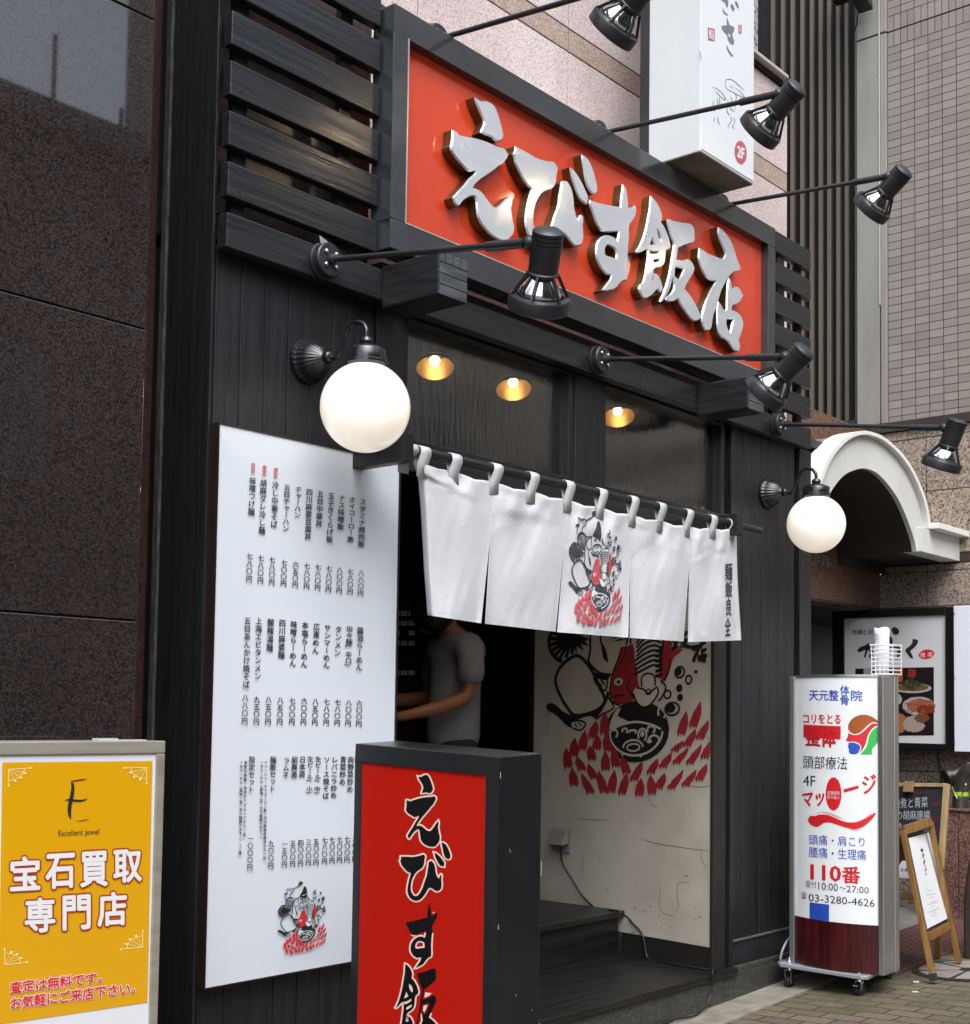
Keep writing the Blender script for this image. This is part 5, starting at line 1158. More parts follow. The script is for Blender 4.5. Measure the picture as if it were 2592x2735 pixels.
loop = [(c_,0),(l1-c_,0),(l1,c_),(l1,l2-c_),(l1-c_,l2),(c_,l2),(0,l2-c_),(0,c_)]
pl.prism([loop], lambda a, b: cB+u1*a+u2*b, lambda a, b: cB+u1*a+u2*b+Vector((0,0,th)))
pl.build('base_board', mat('grey board', '8d8f94', .35, col2='7f8187', ns=4), tb, .004)
wheel = mat('caster rubber', '17171a', .55)
for k, (a, b) in enumerate(((.06,.06),(l1-.06,.06),(l1-.06,l2-.06),(.06,l2-.06))):
    c = cB+u1*a+u2*b; gz = GZ(c.x, c.y); cs = MB(); hgt_ = c.z-gz; rw = min(.034, hgt_*.46)
    cs.lathe([(.022,0),(.022,-.008),(.012,-.010),(.012,-.016)], c, (0,0,1), 16)
    ax2 = u1 if k % 2 else (u1*.9+u2*.3).normalized()
    cs.obox(c+ax2*.016-u2*.02+Vector((0,0,-.016)), ax2*.003, u2*.04, Vector((0,0,-(hgt_-rw-.016)-.006))); cs.obox(c-ax2*.019-u2*.02+Vector((0,0,-.016)), ax2*.003, u2*.04, Vector((0,0,-(hgt_-rw-.016)-.006))); cs.obox(c-ax2*.019-u2*.02+Vector((0,0,-.019)), ax2*.038, u2*.04, Vector((0,0,.004)))
    co = cs.build('caster', chrome, tb, .001)
    wc = Vector((c.x, c.y, gz+rw)); MB().lathe([(rw*.5,-.013),(rw*.9,-.0135),(rw,-.009),(rw,.009),(rw*.9,.0135),(rw*.5,.013)], wc, ax2, 24).build('wheel', wheel, co, smooth='auto')
    if k % 2 == 0: MB().obox(c+u2*-.02-ax2*.008+Vector((0,0,-hgt_*.55)), ax2*.03, -u2*.03+Vector((0,0,.012)), Vector((0,0,.004))).build('brake_lever', chrome, co)
    MB().lathe([(.012,0),(.013,.006),(.010,.012),(.010,.018),(.008,.026),(.003,.030)], c+Vector((0,0,th)), (0,0,1), 16).build('bolt', chrome, tb, smooth='auto')
tq = MB()                                    # 0 blue 1 red 2 black 3 white 4 brown 5 green 6 red dark
fl_ = lambda a, b: tpx(a, b)
def ln(s, z_, x0, y0, x1, y1, h, m, off=.012): text_quad(tq, s, [z_(x0,y0), z_(x1,y1), z_(x1,y1+h), z_(x0,y0+h)], fl_, m, off)
ln('天元整', S3, 515, 768, 762, 772, 90, 0, .018); ln('体', S3, 778, 730, 856, 733, 80, 0, .018); ln('骨', S3, 780, 815, 850, 818, 82, 0, .018); ln('院', S3, 870, 772, 965, 776, 90, 0, .018)
ln('コリをとる', S3, 465, 973, 780, 980, 78, 1, .035)
tq.flat([[S3(466,1063), S3(783,1078), S3(781,1190), S3(466,1172)]], fl_, 1, 9)
text_quad(tq, '整体', [S3(487,1088), S3(742,1098), S3(742,1258), S3(487,1246)], lambda a, b: tpx(a, b, .0016), 6, .02); text_quad(tq, '整体', [S3(484,1085), S3(738,1095), S3(738,1255), S3(484,1243)], lambda a, b: tpx(a, b, .0020), 1, .028)
ln('頭部療法', S3, 462, 1325, 836, 1338, 110, 2, .004)
ln('4F', S3, 465, 1492, 566, 1498, 88, 2, .0)
text_quad(tq, 'マッ', [S3(458,1652), S3(640,1625), S3(642,1745), S3(462,1765)], fl_, 1, .04)
tq.flat([[S3(722+67*math.cos(R(a)), 1650+141*math.sin(R(a))) for a in range(0, 360, 12)]], fl_, 1, 9)
text_quad(tq, '各種保険', [S3(668,1624), S3(773,1628), S3(773,1660), S3(668,1656)], lambda a, b: tpx(a, b, .0018), 3, .0); text_quad(tq, '取り扱い', [S3(668,1662), S3(773,1666), S3(773,1697), S3(668,1693)], lambda a, b: tpx(a, b, .0018), 3, .0)
tq.flat([[S3(805,1612), S3(930,1578), S3(936,1604), S3(812,1640)]], fl_, 1, 9)
text_quad(tq, 'ジ', [S3(960,1500), S3(1075,1484), S3(1088,1634), S3(975,1652)], fl_, 1, .04)
tq.flat([smoothp([S4(*p) for p in [(502,130),(512,105),(530,88),(560,98),(600,80),(660,82),(720,102),(790,135),(850,150),(910,148),(970,125),(1040,85),(1085,66),(1060,110),(1010,160),(960,195),(900,208),(840,198),(770,175),(700,150),(650,148),(620,165),(590,188),(550,182),(520,160)]])], fl_, 1, 9)
for a in ([(560,78),(640,62),(720,82),(800,118)], [(640,72),(720,92),(780,118)], [(1000,98),(1050,76),(1080,70)], [(850,210),(910,214),(960,204)]): tq.ribbon([S4(*p) for p in curve(a, 4)], 1.2, fl_, 1, taper=True)
ln('頭痛・肩こり', S4, 512, 250, 985, 272, 86, 0, .004); ln('腰痛・生理痛', S4, 512, 354, 996, 382, 90, 0, .004)
ln('110', S4, 530, 503, 780, 522, 128, 1, .03); ln('番', S4, 795, 520, 945, 530, 140, 1, .03)
ln('受付', S4, 485, 640, 575, 648, 58, 2, .0); ln('10:00', S4, 592, 654, 758, 668, 64, 2, .0); ln('～', S4, 772, 692, 826, 698, 20, 2, .0); ln('27:00', S4, 832, 684, 1020, 696, 56, 2, .0)
ln('☎', S4, 446, 735, 494, 740, 58, 2, .0); ln('03-3280-4626', S4, 510, 752, 1070, 802, 64, 2, .0)
tq.flat([[S4(518,825), S4(684,845), S4(682,992), S4(518,962)]], lambda a, b: tpx(a, b, .0010), 0, 9)
zh = Z(2100, 1790, 6.253)
def hd_(m, pts): tq.flat([smoothp([zh(*p) for p in pts])], fl_, m, 9)
hd_(4, [(1042,990),(1040,920),(1080,840),(1150,780),(1250,745),(1360,745),(1470,790),(1540,850),(1580,905),(1530,880),(1480,865),(1420,880),(1360,930),(1300,990),(1230,1050),(1160,1068),(1090,1050)])
hd_(1, [(1045,1048),(1090,1075),(1150,1088),(1230,1075),(1310,1015),(1380,945),(1440,890),(1500,890),(1570,915),(1500,935),(1430,990),(1380,1070),(1355,1160),(1330,1250),(1280,1340),(1215,1395),(1262,1330),(1262,1270),(1230,1220),(1160,1195),(1080,1190),(1030,1190),(1000,1178),(1030,1130),(1042,1090)])
hd_(5, [(1590,945),(1605,1000),(1600,1090),(1565,1180),(1500,1250),(1450,1310),(1438,1360),(1442,1412),(1240,1410),(1300,1350),(1350,1280),(1375,1190),(1390,1100),(1440,1010),(1510,955)])
hd_(0, [(1050,1212),(1120,1208),(1200,1228),(1245,1265),(1240,1330),(1195,1405),(1080,1405),(1050,1360),(1058,1310),(1030,1295),(1055,1280),(1030,1265),(1050,1245)])
tq.build('lettering', [mat('blue print', (.02,.075,.42), .4), mat('red print 2', (.60,.015,.02), .4), ink, wht, mat('brown print', (.33,.075,.006), .4), mat('green print', (.03,.42,.07), .4), mat('dark red print', (.22,.008,.01), .4)], tb, fix=False)
hz = MB().tube(curve3 if False else [P(*S4(362,1105), x=TX+.10), P(*S4(315,1170), x=TX+.02), P(*S4(285,1235), x=TX-.01), P(*S4(272,1290), x=TX-.01), P(*S4(272,1335), x=TX-.01)], .0065, 8)
tag(hz.build('power_cord', mat('grey cable', '8d8f8f', .4), smooth=True), 'short grey cable curving down beside the white curved sign', 'cord')
# leaflet rack and rolled leaflets on top of it
ZK = Z(2100, 1560, 5.8625)
RXP = TX+.10
k0, k1 = P(*ZK(1345, 1425), x=RXP), P(*ZK(1680, 1425), x=RXP); k2 = P(*ZK(1325, 970), x=RXP)
rk = thing('leaflet_rack', 'white wire leaflet rack standing on top of the curved clinic sign', 'rack', ((k0.x), (k0.y+k1.y)/2, k0.z))
wire = mat('white coated wire', (.78,.78,.78), .35); rb = MB(); rh = k2.z-k0.z; ya, yb2 = k1.y, k0.y; dp = .10
for i in range(8):
    z = k0.z+.004+rh*i/7; e = .006*i/7
    rb.tube([(RXP-e, yb2+e, z), (RXP-e, ya-e*.2, z), (RXP+dp+e, ya-e*.2, z), (RXP+dp+e, yb2+e, z), (RXP-e, yb2+e, z)], .0028 if i not in (0, 7) else .0036, 6)
for x, y in ((RXP, yb2), (RXP, yb2-.02), (RXP, yb2-.045), (RXP, (ya+yb2)/2-.01), (RXP+dp, yb2), (RXP+dp, ya), (RXP, ya)): rb.tube([(x, y, k0.z), (x-.004 if x == RXP else x+.004, y, k0.z+rh)], .0022, 6)
rb.build('basket', wire, rk, smooth='auto')
q0, q1, q2 = P(*ZK(1395, 1400), x=RXP+.03), P(*ZK(1590, 1400), x=RXP+.03), P(*ZK(1370, 690), x=RXP+.03)
lf = thing('leaflets', 'bundle of white leaflets rolled upright in the wire rack', 'leaflets', ((q0.x), (q0.y+q1.y)/2, q0.z))
pm_ = MB(); yc = (q0.y+q1.y)/2; hw = abs(q0.y-q1.y)/2; hz_ = q2.z-q0.z
for i in range(4):
    pm_.grid(lambda u, v: Vector((RXP+.035+.007*i-.012*math.sin(math.pi*u)*(1+.3*v)+.004*i, yc+hw*(1+.10*v)*(2*u-1)*(1-.02*i)+.002*i, q0.z+hz_*v*(1-.012*i)+.004*math.sin(u*7+i))), 12, 6)
o = pm_.build('sheets', mat('paper', (.78,.78,.82), .7), lf, smooth=True, fix=False); md = o.modifiers.new('thickness', 'SOLIDIFY'); md.thickness = .003
tl_ = MB()
for z0, x0, x1 in ((750,1395,1455),(775,1395,1470),(800,1392,1505),(812,1392,1500),(848,1395,1490),(870,1395,1445)): tl_.ribbon([ZK(x0,z0), ZK(x1,z0)], .6, lambda a, b: P(a, b, x=RXP+.0195))
tl_.build('lettering', mat('green print 2', '5f8a6f', .7), lf, fix=False)

# ------------------------------------------------------------------ framed restaurant poster and white panel on the neighbour's wall
QX = 8.94
pst = thing('framed_poster', 'large restaurant poster in a black frame with brush characters and a food photo', 'poster', (QX, -.05, P(2300,2000,x=QX).z))
f0, f1 = P(*ZK(725, 440), x=QX), P(*S3(1735, 62), x=QX)
b0, b1 = P(*S3(720, 1278), x=QX), P(*S3(1735, 1284), x=QX); zt, zb3 = (f0.z+f1.z)/2, b1.z
yL, yR = f0.y, f1.y
i0, i1 = P(*S3(805, 165), x=QX), P(*S3(1672, 1228), x=QX)
fb_ = mat('black poster frame', '121213', .35, spec=.5); m = MB()
m.box(QX, QX+.14, i0.y, yL, zb3, zt); m.box(QX, QX+.14, yR, i1.y, zb3, zt); m.box(QX, QX+.14, i1.y, i0.y, i0.z, zt); m.box(QX, QX+.14, i1.y, i0.y, zb3, i1.z)
m.build('frame', fb_, pst, .003)
MB().box(QX+.02, QX+.13, i1.y, i0.y, i1.z, i0.z).build('panel', mat('pale poster panel', (.60,.59,.60), .25, coat=.2), pst)
fq = lambda a, b: P(a, b, x=QX+.0185); fq2 = lambda a, b: P(a, b, x=QX+.0178)
pl_ = MB()
ln2 = lambda s, x0, y0, x1, y1, off, mm=0, f=fq: text_quad(pl_, s, [S3(x0,y0), S3(x1,y0-3), S3(x1,y1-3), S3(x0,y1)], f, mm, off)
ln2('地鶏とお酒', 877, 258, 1100, 303, .015)
for pts in ([(1210,250),(1230,236),(1262,245),(1280,272),(1270,300),(1240,306),(1220,290)], [(1180,360),(1190,325),(1210,320),(1222,345),(1220,395),(1262,390),(1290,415),(1285,470),(1268,505),(1252,500),(1265,460),(1255,432),(1225,432),(1195,440),(1182,430)],
            [(1385,345),(1410,336),(1438,352),(1430,385),(1390,425),(1370,440),(1385,470),(1395,500),(1375,503),(1350,470),(1325,440),(1335,420),(1375,390),(1392,365)], [(920,435),(945,405),(985,395),(1015,372),(1032,385),(1030,402),(1060,415),(1050,470),(1035,505),(1020,500),(1030,440),(1010,435),(990,500),(978,495),(990,430),(950,450),(930,452)], [(1065,395),(1085,410),(1095,440),(1080,445),(1065,420)]): pl_.flat([smoothp([S3(*p) for p in pts])], fq, 0)
pl_.flat([[S3(1508+66*math.cos(R(a)), 468+40*math.sin(R(a))-.12*66*math.cos(R(a))) for a in range(0, 360, 15)]], fq, 1)
ln2('雅', 1455, 455, 1497, 497, .0, 2, fq2); ln2('楽', 1515, 448, 1560, 492, .0, 2, fq2)
pl_.build('lettering', [ink, redp, wht], pst, fix=False)
ph = MB(); ph.flat([[S3(905,590), S3(1570,577), S3(1570,1155), S3(905,1160)]], fq, 0)
def pe(cx, cy, rx, ry, mm, dd, jag=0):
    rr_ = random.Random(int(cx)); ph.flat([[S3(cx+rx*math.cos(R(a))*(1+rr_.uniform(-jag, jag)), cy+ry*math.sin(R(a))*(1+rr_.uniform(-jag, jag))) for a in range(0, 360, 12)]], lambda a, b: P(a, b, x=QX+.0185-dd), mm)
ph.flat([[S3(1230,590), S3(1310,588), S3(1305,700), S3(1230,710)]], fq2, 4); ph.flat([[S3(975,590), S3(1045,588), S3(1045,650), S3(975,650)]], fq2, 1)
pe(1385, 630, 40, 40, 3, .0006, .25); pe(1390, 755, 160, 42, 1, .0007); pe(1390, 748, 138, 32, 6, .0009, .08); pe(1380, 720, 80, 42, 2, .0010, .2)
pe(1215, 850, 85, 60, 1, .0008, .05); pe(1440, 905, 135, 78, 1, .0009, .03); pe(1460, 905, 120, 62, 5, .0011, .12); pe(1500, 935, 80, 42, 3, .0012, .2)
pe(1270, 1050, 75, 85, 7, .0010, .06); pe(1400, 1060, 95, 70, 8, .0012, .14); pe(1470, 1010, 60, 40, 9, .0013, .2)
r9 = random.Random(5)
for _ in range(70): pe(r9.uniform(1320, 1565), r9.uniform(860, 960), r9.uniform(4, 11), r9.uniform(3, 7), r9.choice((3,5,9)), r9.uniform(.0014, .0019), .3)
for _ in range(45): pe(r9.uniform(1310, 1460), r9.uniform(690, 780), r9.uniform(4, 12), r9.uniform(3, 8), r9.choice((2,2,6,9)), r9.uniform(.0014, .0019), .3)
ph = ph
phm = [mat('food photo dark', '1d1211', .4), mat('food photo plate', 'a59d9c', .4), mat('food photo greens', '2c3018', .5), mat('food photo red', '7c2413', .5), mat('food photo orange', '9a4513', .5), mat('food photo meat', '9a5a42', .5), mat('food photo olive', '5a5226', .5), mat('food photo bread', '9b6238', .5), mat('food photo rice', '9d8b80', .5), mat('food photo brown', '6b4028', .5)]
for k_, s_ in enumerate(ph.v):               # keep the picture inside its own border
    pass
ph.build('food_photo', phm, pst, fix=False)
wp = thing('light_box', 'plain white light box beside the restaurant poster, cut by the right edge', 'sign', (QX-.03, -.9, zb3))
w0, w1 = P(*S3(1736, 58), x=QX-.03), P(*S3(1740, 1292), x=QX-.03)
MB().box(QX-.03, QX+.14, w0.y-1.0, w0.y, w1.z, w0.z).build('panel', mat('white light box', (.74,.75,.80), .25, coat=.2), wp, .004)
sc = MB()
for y in (125, 672, 1222): sc.lathe([(.006,0),(.006,.003)], P(*S3(1746, y), x=QX-.031), (-1,0,0), 8)
sc.build('screw', screwm, wp)

# ------------------------------------------------------------------ chalkboard on an easel, wooden A-frame sign, ramp
ZG, ZH = Z(2292, 2000, 4.95), Z(2292, 2350, 5.143)
oak = mat('varnished oak', '6a4a22', .4, col2='8a6534', ns=5, st=(7,7,.8), ramp=(.35,.7), bump=.1, bs=20, bst=(6,6,.5)); oak_d = mat('darker oak', '553a1b', .45, col2='6c4c24', ns=5, st=(7,7,.8))
o_ = P(*ZG(1180, 480), x=7.62); n_ = Vector((-.985, -.02, .17)).normalized()
cbp = lambda a, b, d=0.: PL(a, b, o_+n_*d, n_)
cb = thing('chalkboard', 'black chalkboard in a worn wooden frame with white and red chalk writing', 'chalkboard', (7.75, -.35, GZ(7.7, -.35)))
m = MB(); fr4 = [ZG(150,470), ZG(1168,490), ZG(1080,1560), ZG(120,1500)]
c4 = [cbp(*q) for q in fr4]; m.prism([[(0,0),(1,0),(1,1),(0,1)]], lambda u, v: c4[0].lerp(c4[1], u).lerp(c4[3].lerp(c4[2], u), v), lambda u, v: c4[0].lerp(c4[1], u).lerp(c4[3].lerp(c4[2], u), v)-n_*.012)
m.build('board', mat('slate black board', '17171f', .55, col2='1f1f29', ns=3), cb)
m = MB(); m.bar(cbp(*ZG(1180,470)), cbp(*ZG(1095,1600)), .035, .028, up=n_); m.bar(cbp(*ZG(140,478)), cbp(*ZG(1185,486)), .022, .026, up=n_); m.build('frame', mat('worn wooden frame', '8d7650', .55, col2='a58d62', ns=6, st=(4,4,1)), cb, .003)
MB().obox(cbp(*ZG(608,580), .016), (cbp(*ZG(740,580))-cbp(*ZG(608,580))), n_*.02, cbp(*ZG(620,440))-cbp(*ZG(608,580))).build('clip', mat('wooden clip', '8a6f49', .5), cb, .004)
ck = MB()
fk = lambda a, b: cbp(a, b, .002)
text_quad(ck, '豚肉煮と青菜', [ZG(380,660), ZG(925,635), ZG(925,775), ZG(380,800)], fk, 0, -.008); text_quad(ck, '鶏の胡麻唐揚', [ZG(415,815), ZG(958,815), ZG(955,945), ZG(415,940)], fk, 0, -.008); text_quad(ck, '魚もろ', [ZG(440,965), ZG(700,990), ZG(700,1090), ZG(440,1065)], fk, 0, -.008)
text_quad(ck, 'おすすめメニュー', [ZG(470,505), ZG(1000,540), ZG(990,605), ZG(470,570)], fk, 1, -.02)
for y in (690, 880, 1040): text_quad(ck, '七百円', [ZG(960,y), ZG(1095,y+18), ZG(1090,y+80), ZG(955,y+62)], fk, 1, -.01)
ck.build('lettering', [mat('white chalk', '9ea3a5', .9), mat('red chalk', '7c1530', .9)], cb, fix=False)
for a in ((1165,500,1060,1900),): MB().bar(cbp(*ZG(1100,1580))-n_*.02, Vector((cbp(*ZG(1095,1600)).x-.05, cbp(*ZG(1095,1600)).y, GZ(7.6,-.5))), .03, .025, up=n_).build('leg', oak_d, cb)
m4 = [ZG(480,1700), ZG(560,1480), ZG(720,1490), ZG(760,1720)]
m = MB(); m.flat([[(a, b) for a, b in m4]], lambda a, b: cbp(a, b, .004)); m.build('notice', mat('white notice', (.62,.58,.66), .5), cb, fix=False)
t_ = MB(); text_quad(t_, 'スター', [ZG(560,1580), ZG(730,1575), ZG(730,1620), ZG(560,1625)], lambda a, b: cbp(a, b, .006), off=.02); t_.build('lettering', mat('pink print', '93324a', .5), cb, fix=False)
MB().bar(cbp(*ZH(400,205))+n_*.005, cbp(*ZH(790,232))+n_*.005, .045, .022, up=n_).build('rail', mat('light wooden rail', '8a6f49', .5), cb, .003)
# A-frame
AZ = GZ(7.3, -.62)
aL, aR = P(*ZH(1045, 1385), z=AZ+.01), P(*ZH(1392, 1145), z=AZ+.02)
tL, tR = P(*ZG(597, 1080), x=aL.x+.02), P(*ZG(965, 962), x=aR.x-.02)
ty = (tL.y+tR.y)/2
tL, tR = P(*ZG(597,1085), y=ty), P(*ZG(958,965), y=ty)
af = thing('easel_sign', 'wooden A-frame easel sign holding a white sheet with grey script, on the pavers', 'sign', (aL+aR)*.5)
nf = (aR-aL).cross(tL-aL).normalized(); nf = nf if nf.y < 0 else -nf
def afp(a, b, d=0.): return PL(a, b, aL+nf*d, nf)
lw = .038
m = MB(); m.bar(aL, tL, .035, .028, up=nf); m.build('leg', oak, af, .003); m = MB(); m.bar(aR, tR, .035, .028, up=nf); m.build('leg', oak, af, .003)
m = MB(); d1 = (tR-tL); m.bar(tL+d1*.02, tR-d1*.02, .05, .027, up=nf); m.build('rail', oak, af, .003); m = MB(); l0, l1_ = afp(*ZH(985, 780)), afp(*ZH(1300, 605)); m.bar(l0, l1_, .04, .027, up=nf); m.build('rail', oak, af, .003)
cap_ = MB(); cap_.bar(aL+(aL-tL).normalized()*.002, aL+(tL-aL).normalized()*.035, .041, .034, up=nf); cap_.build('foot_cap', lamp_black, af)
by = ty+.52
for a, t0 in ((aL, tL), (aR, tR)):
    q = Vector((a.x, by+.10, GZ(a.x, by))); m = MB(); m.bar(q, t0+Vector((0,.03,-.01)), .035, .028, up=nf); m.build('leg', oak_d, af, .003)
q = Vector((aL.x, by+.10, GZ(aL.x, by))); bqa, bqb = tL+Vector((.02,.05,-.04)), tR+Vector((-.02,.05,-.04)); m = MB()
dl = (q-tL); m.add([bqa, bqb, bqb+dl*.72, bqa+dl*.72], [(0,1,2,3)]); o = m.build('back_panel', oak_d, af, fix=False); md = o.modifiers.new('thickness', 'SOLIDIFY'); md.thickness = .008
ppx = [ZG(670,1185), ZG(930,1112), ZH(1232,530), ZH(955,672)]
m = MB(); m.flat([ppx], lambda a, b: afp(a, b, .004)); o = m.build('sheet', mat('white sheet', (.82,.83,.85), .3, coat=.3), af, fix=False); md = o.modifiers.new('thickness', 'SOLIDIFY'); md.thickness = .004; md.offset = -1
bqx = [ZG(640,1120), ZG(945,1020), ZH(1255,560), ZH(960,700)]
m = MB(); m.flat([bqx], lambda a, b: afp(a, b, -.008)); o = m.build('backing', mat('dark backing', '26323a', .5), af, fix=False)
wt = MB(); fa_ = lambda a, b: afp(a, b, .0085)
for k_, (a, b, s_) in enumerate(((848,1345,38),(870,1410,30),(880,1500,30),(900,1600,26),(905,1655,18))):
    r6 = random.Random(k_); wt.flat([[ZG(a+s_*.5*math.cos(t)*r6.uniform(.5,1.1), b+s_*math.sin(t)*r6.uniform(.4,1)) for t in [i*.7 for i in range(9)]]], fa_, 0)
wt.ribbon([ZG(*p) for p in curve([(850,1320),(865,1370),(850,1420),(885,1470),(870,1520),(905,1570),(890,1620),(915,1680)], 5)], 1.6, fa_, 0, taper=True)
wt.ribbon([ZG(*p) for p in curve([(895,1740),(915,1790),(900,1830),(930,1880),(915,1930)], 5)], .9, fa_, 1, taper=True)
for y0, x0, x1 in ((150,965,1030),(200,945,1070),(245,985,1050),(300,1000,1110),(330,955,1080),(375,1005,1050),(405,1030,1125),(435,960,1070),(460,1005,1080),(490,1015,1105)): wt.ribbon([ZH(x0,y0+14), ZH(x1,y0-12)], 1.6, fa_, 1)
wt.build('lettering', [mat('dark script', '4a3b33', .6), mat('grey script', 'a9abb0', .6)], af, fix=False)
# ramp of red-brown rubber with studs, stone sill behind it
RY0 = P(*ZH(620,1150), z=GZ(6.9,-.5)).y
rmp = MB(); rx0, rx1 = 6.96, NX-.02
ry0 = -.50; ry1 = -.12
def rpt(x, y): t = (y-ry0)/(ry1-ry0); return Vector((x, y, GZ(x, y)+.008+.075*t))
rmp.prism([[(0,0),(1,0),(1,1),(0,1)]], lambda u, v: rpt(rx0+(rx1-rx0)*u, ry0+(ry1-ry0)*v), lambda u, v: Vector((rx0+(rx1-rx0)*u, ry0+(ry1-ry0)*v, GZ(rx0+(rx1-rx0)*u, ry0+(ry1-ry0)*v)-.05)))
rpm = mat('red brown rubber mat', '4d2f2d', .6, col2='5c3c38', ns=4)
rp_ = thing('ramp', 'studded red-brown rubber ramp sloping up to the next entrance', 'ramp', ((rx0+rx1)/2, (ry0+ry1)/2, GZ(7.7,-.3)))
rmp.build('mat', rpm, rp_, .004)
st_ = MB()
for i in range(34):
    for j in range(9):
        x = rx0+.03+(rx1-rx0-.06)*(i+.5*(j % 2))/34; y = ry0+.03+(ry1-ry0-.05)*j/8; c = rpt(x, y); st_.add([c+Vector((-.012,-.006,0)), c+Vector((.012,-.006,0)), c+Vector((.012,.006,.001)), c+Vector((-.012,.006,.001)), c+Vector((0,0,.006))], [(0,1,4),(1,2,4),(2,3,4),(3,0,4)])
st_.build('studs', mat('rubber studs', '3f2625', .5), rp_, fix=False)['kind'] = 'stuff'
sl_ = MB(); zS = GZ(7.7,-.1)+.085
sl_.box(6.95, NX-.005, -.115, .30, -.4, zS); tag(sl_.build('doorstep', mat('grey stone sill', '77746d', .6, col2='676460', ns=8), bevel=.005), 'grey stone doorstep at the top of the rubber ramp', 'step')
# granite pedestal with fire hose connection, post at the far right
ZQ = Z(2440, 1980, 3.809)
PX = 8.55
c0, c1 = P(*ZQ(355,690), x=PX), P(*ZQ(455,715), x=PX); zt2 = c1.z
pg = thing('granite_pedestal', 'reddish granite pedestal carrying the steel fire hose connection', 'pedestal', (PX+.2, c1.y, GZ(PX, c1.y)))
gr2 = granite('red brown granite', ('33221f','60443e','7d5c53','8e7468'), 140, .3, .05)
MB().box(PX, NX-.03, c1.y+.002, c0.y+.10, -.3, zt2).build('block', gr2, pg, .004); MB().box(PX+.0, NX-.03, c1.y-.40, c1.y-.002, -.3, zt2-.002).build('block', gr2, pg, .004)
MB().box(PX-.012, NX-.03, c1.y-.40, c0.y+.11, zt2+.002, zt2+.018).build('top_slab', gr2, pg, .003)
hp = P(*ZQ(480, 690), x=PX+.10); SX_ = PX+.10
sy = P(*ZQ(482, 620), x=SX_).y; hs2 = thing('hose_connection', 'weathered steel fire hose connection with chains and a lime green band', 'hydrant', (SX_, sy, zt2+.018))
steel = mat('weathered steel', '6d6a62', .38, .75, col2='3c3a35', ns=9, ramp=(.35,.7), rvar=.1); zN = P(*ZQ(480,515), x=SX_).z; zN2 = P(*ZQ(480,556), x=SX_).z; rN = abs(P(*ZQ(400,560), x=SX_).y-P(*ZQ(556,560), x=SX_).y)/2
MB().lathe([(rN,0),(rN,zN2-zt2-.018)], (SX_, sy, zt2+.018), (0,0,1), 24).build('riser', steel, hs2, smooth='auto')
MB().lathe([(rN*1.01,0),(rN*1.01,zN-zN2)], (SX_, sy, zN2), (0,0,1), 24).build('band', mat('lime green band', (.33,.55,.02), .4), hs2, smooth='auto')
zc2 = P(*ZQ(480,370), x=SX_).z; hd3 = MB(); hd3.lathe([(rN,0),(rN*1.05,zc2-zN)], (SX_, sy, zN), (0,0,1), 20); el = [Vector((SX_, sy, zN+.02)), Vector((SX_, sy-.01, zc2-.01)), Vector((SX_+.01, sy-.06, zc2+.045)), Vector((SX_+.02, sy-.25, zc2+.05))]
hd3.tube(el, [rN*1.05, rN*1.2, rN*1.15, rN*.95], 18); hd3.build('elbow', steel, hs2, smooth='auto')
cpa = Vector((-.62, .72, -.30)).normalized(); cc = P(*ZQ(352,372), x=SX_-.03)
MB().lathe([(rN*1.0,.10),(rN*1.02,.02),(rN*1.28,.018),(rN*1.28,-.01),(rN*1.1,-.02),(rN*.5,-.026)], cc, cpa*-1, 24).build('cap', mat('dark hose cap', '2b2a28', .4, .5), hs2, smooth='auto')
chn = MB()
for p0, p1, sg in (((375,395),(455,585),.04), ((540,430),(462,590),.05)):
    a, b = P(*ZQ(*p0), x=SX_-.045), P(*ZQ(*p1), x=SX_-.045)
    chn.tube([a.lerp(b, t)+Vector((-.004*(i % 2), 0, -sg*math.sin(math.pi*t)*.4)) for i, t in enumerate([k_/16 for k_ in range(17)])], [.0028+.0016*(i % 2) for i in range(17)], 6)
chn.build('chain', chrome, hs2, smooth=True)
MB().tube([P(*ZQ(250,100), x=NX-.02), P(*ZQ(268,250), x=NX-.02), P(*ZQ(290,430), x=NX-.02)], .006, 6)
tag(MB().tube([P(*ZQ(250,95), x=NX-.02), P(*ZQ(262,200), x=NX-.02), P(*ZQ(275,300), x=NX-.02), P(*ZQ(292,450), x=NX-.02)], .007, 8).build('cable', mat('dark grey cable', '35312d', .6), smooth=True), 'grey cable hanging down the granite wall below the poster', 'cable')
lp = MB(); lx = 7.55
l = [P(*ZQ(500,1660), x=lx), P(*ZQ(520,1430), x=lx), P(*ZQ(550,1250), x=lx), P(*ZQ(575,1100), x=lx)]
g0 = GZ(lx, l[0].y)
lp.prism([[(l[0].y, g0-.02), (l[0].y, l[0].z), (l[1].y, l[1].z), (l[2].y, l[2].z), (l[3].y-.004, l[3].z), (l[3].y-.22, l[3].z), (l[0].y-.35, g0-.02)]], lambda a, b: Vector((lx, a, b)), lambda a, b: Vector((lx+.22, a, b)))
tag(lp.build('planter', mat('dark brown planter', '2a201a', .7, col2='382b22', ns=8), bevel=.02), 'dark brown sloping planter base at the far right edge', 'planter')
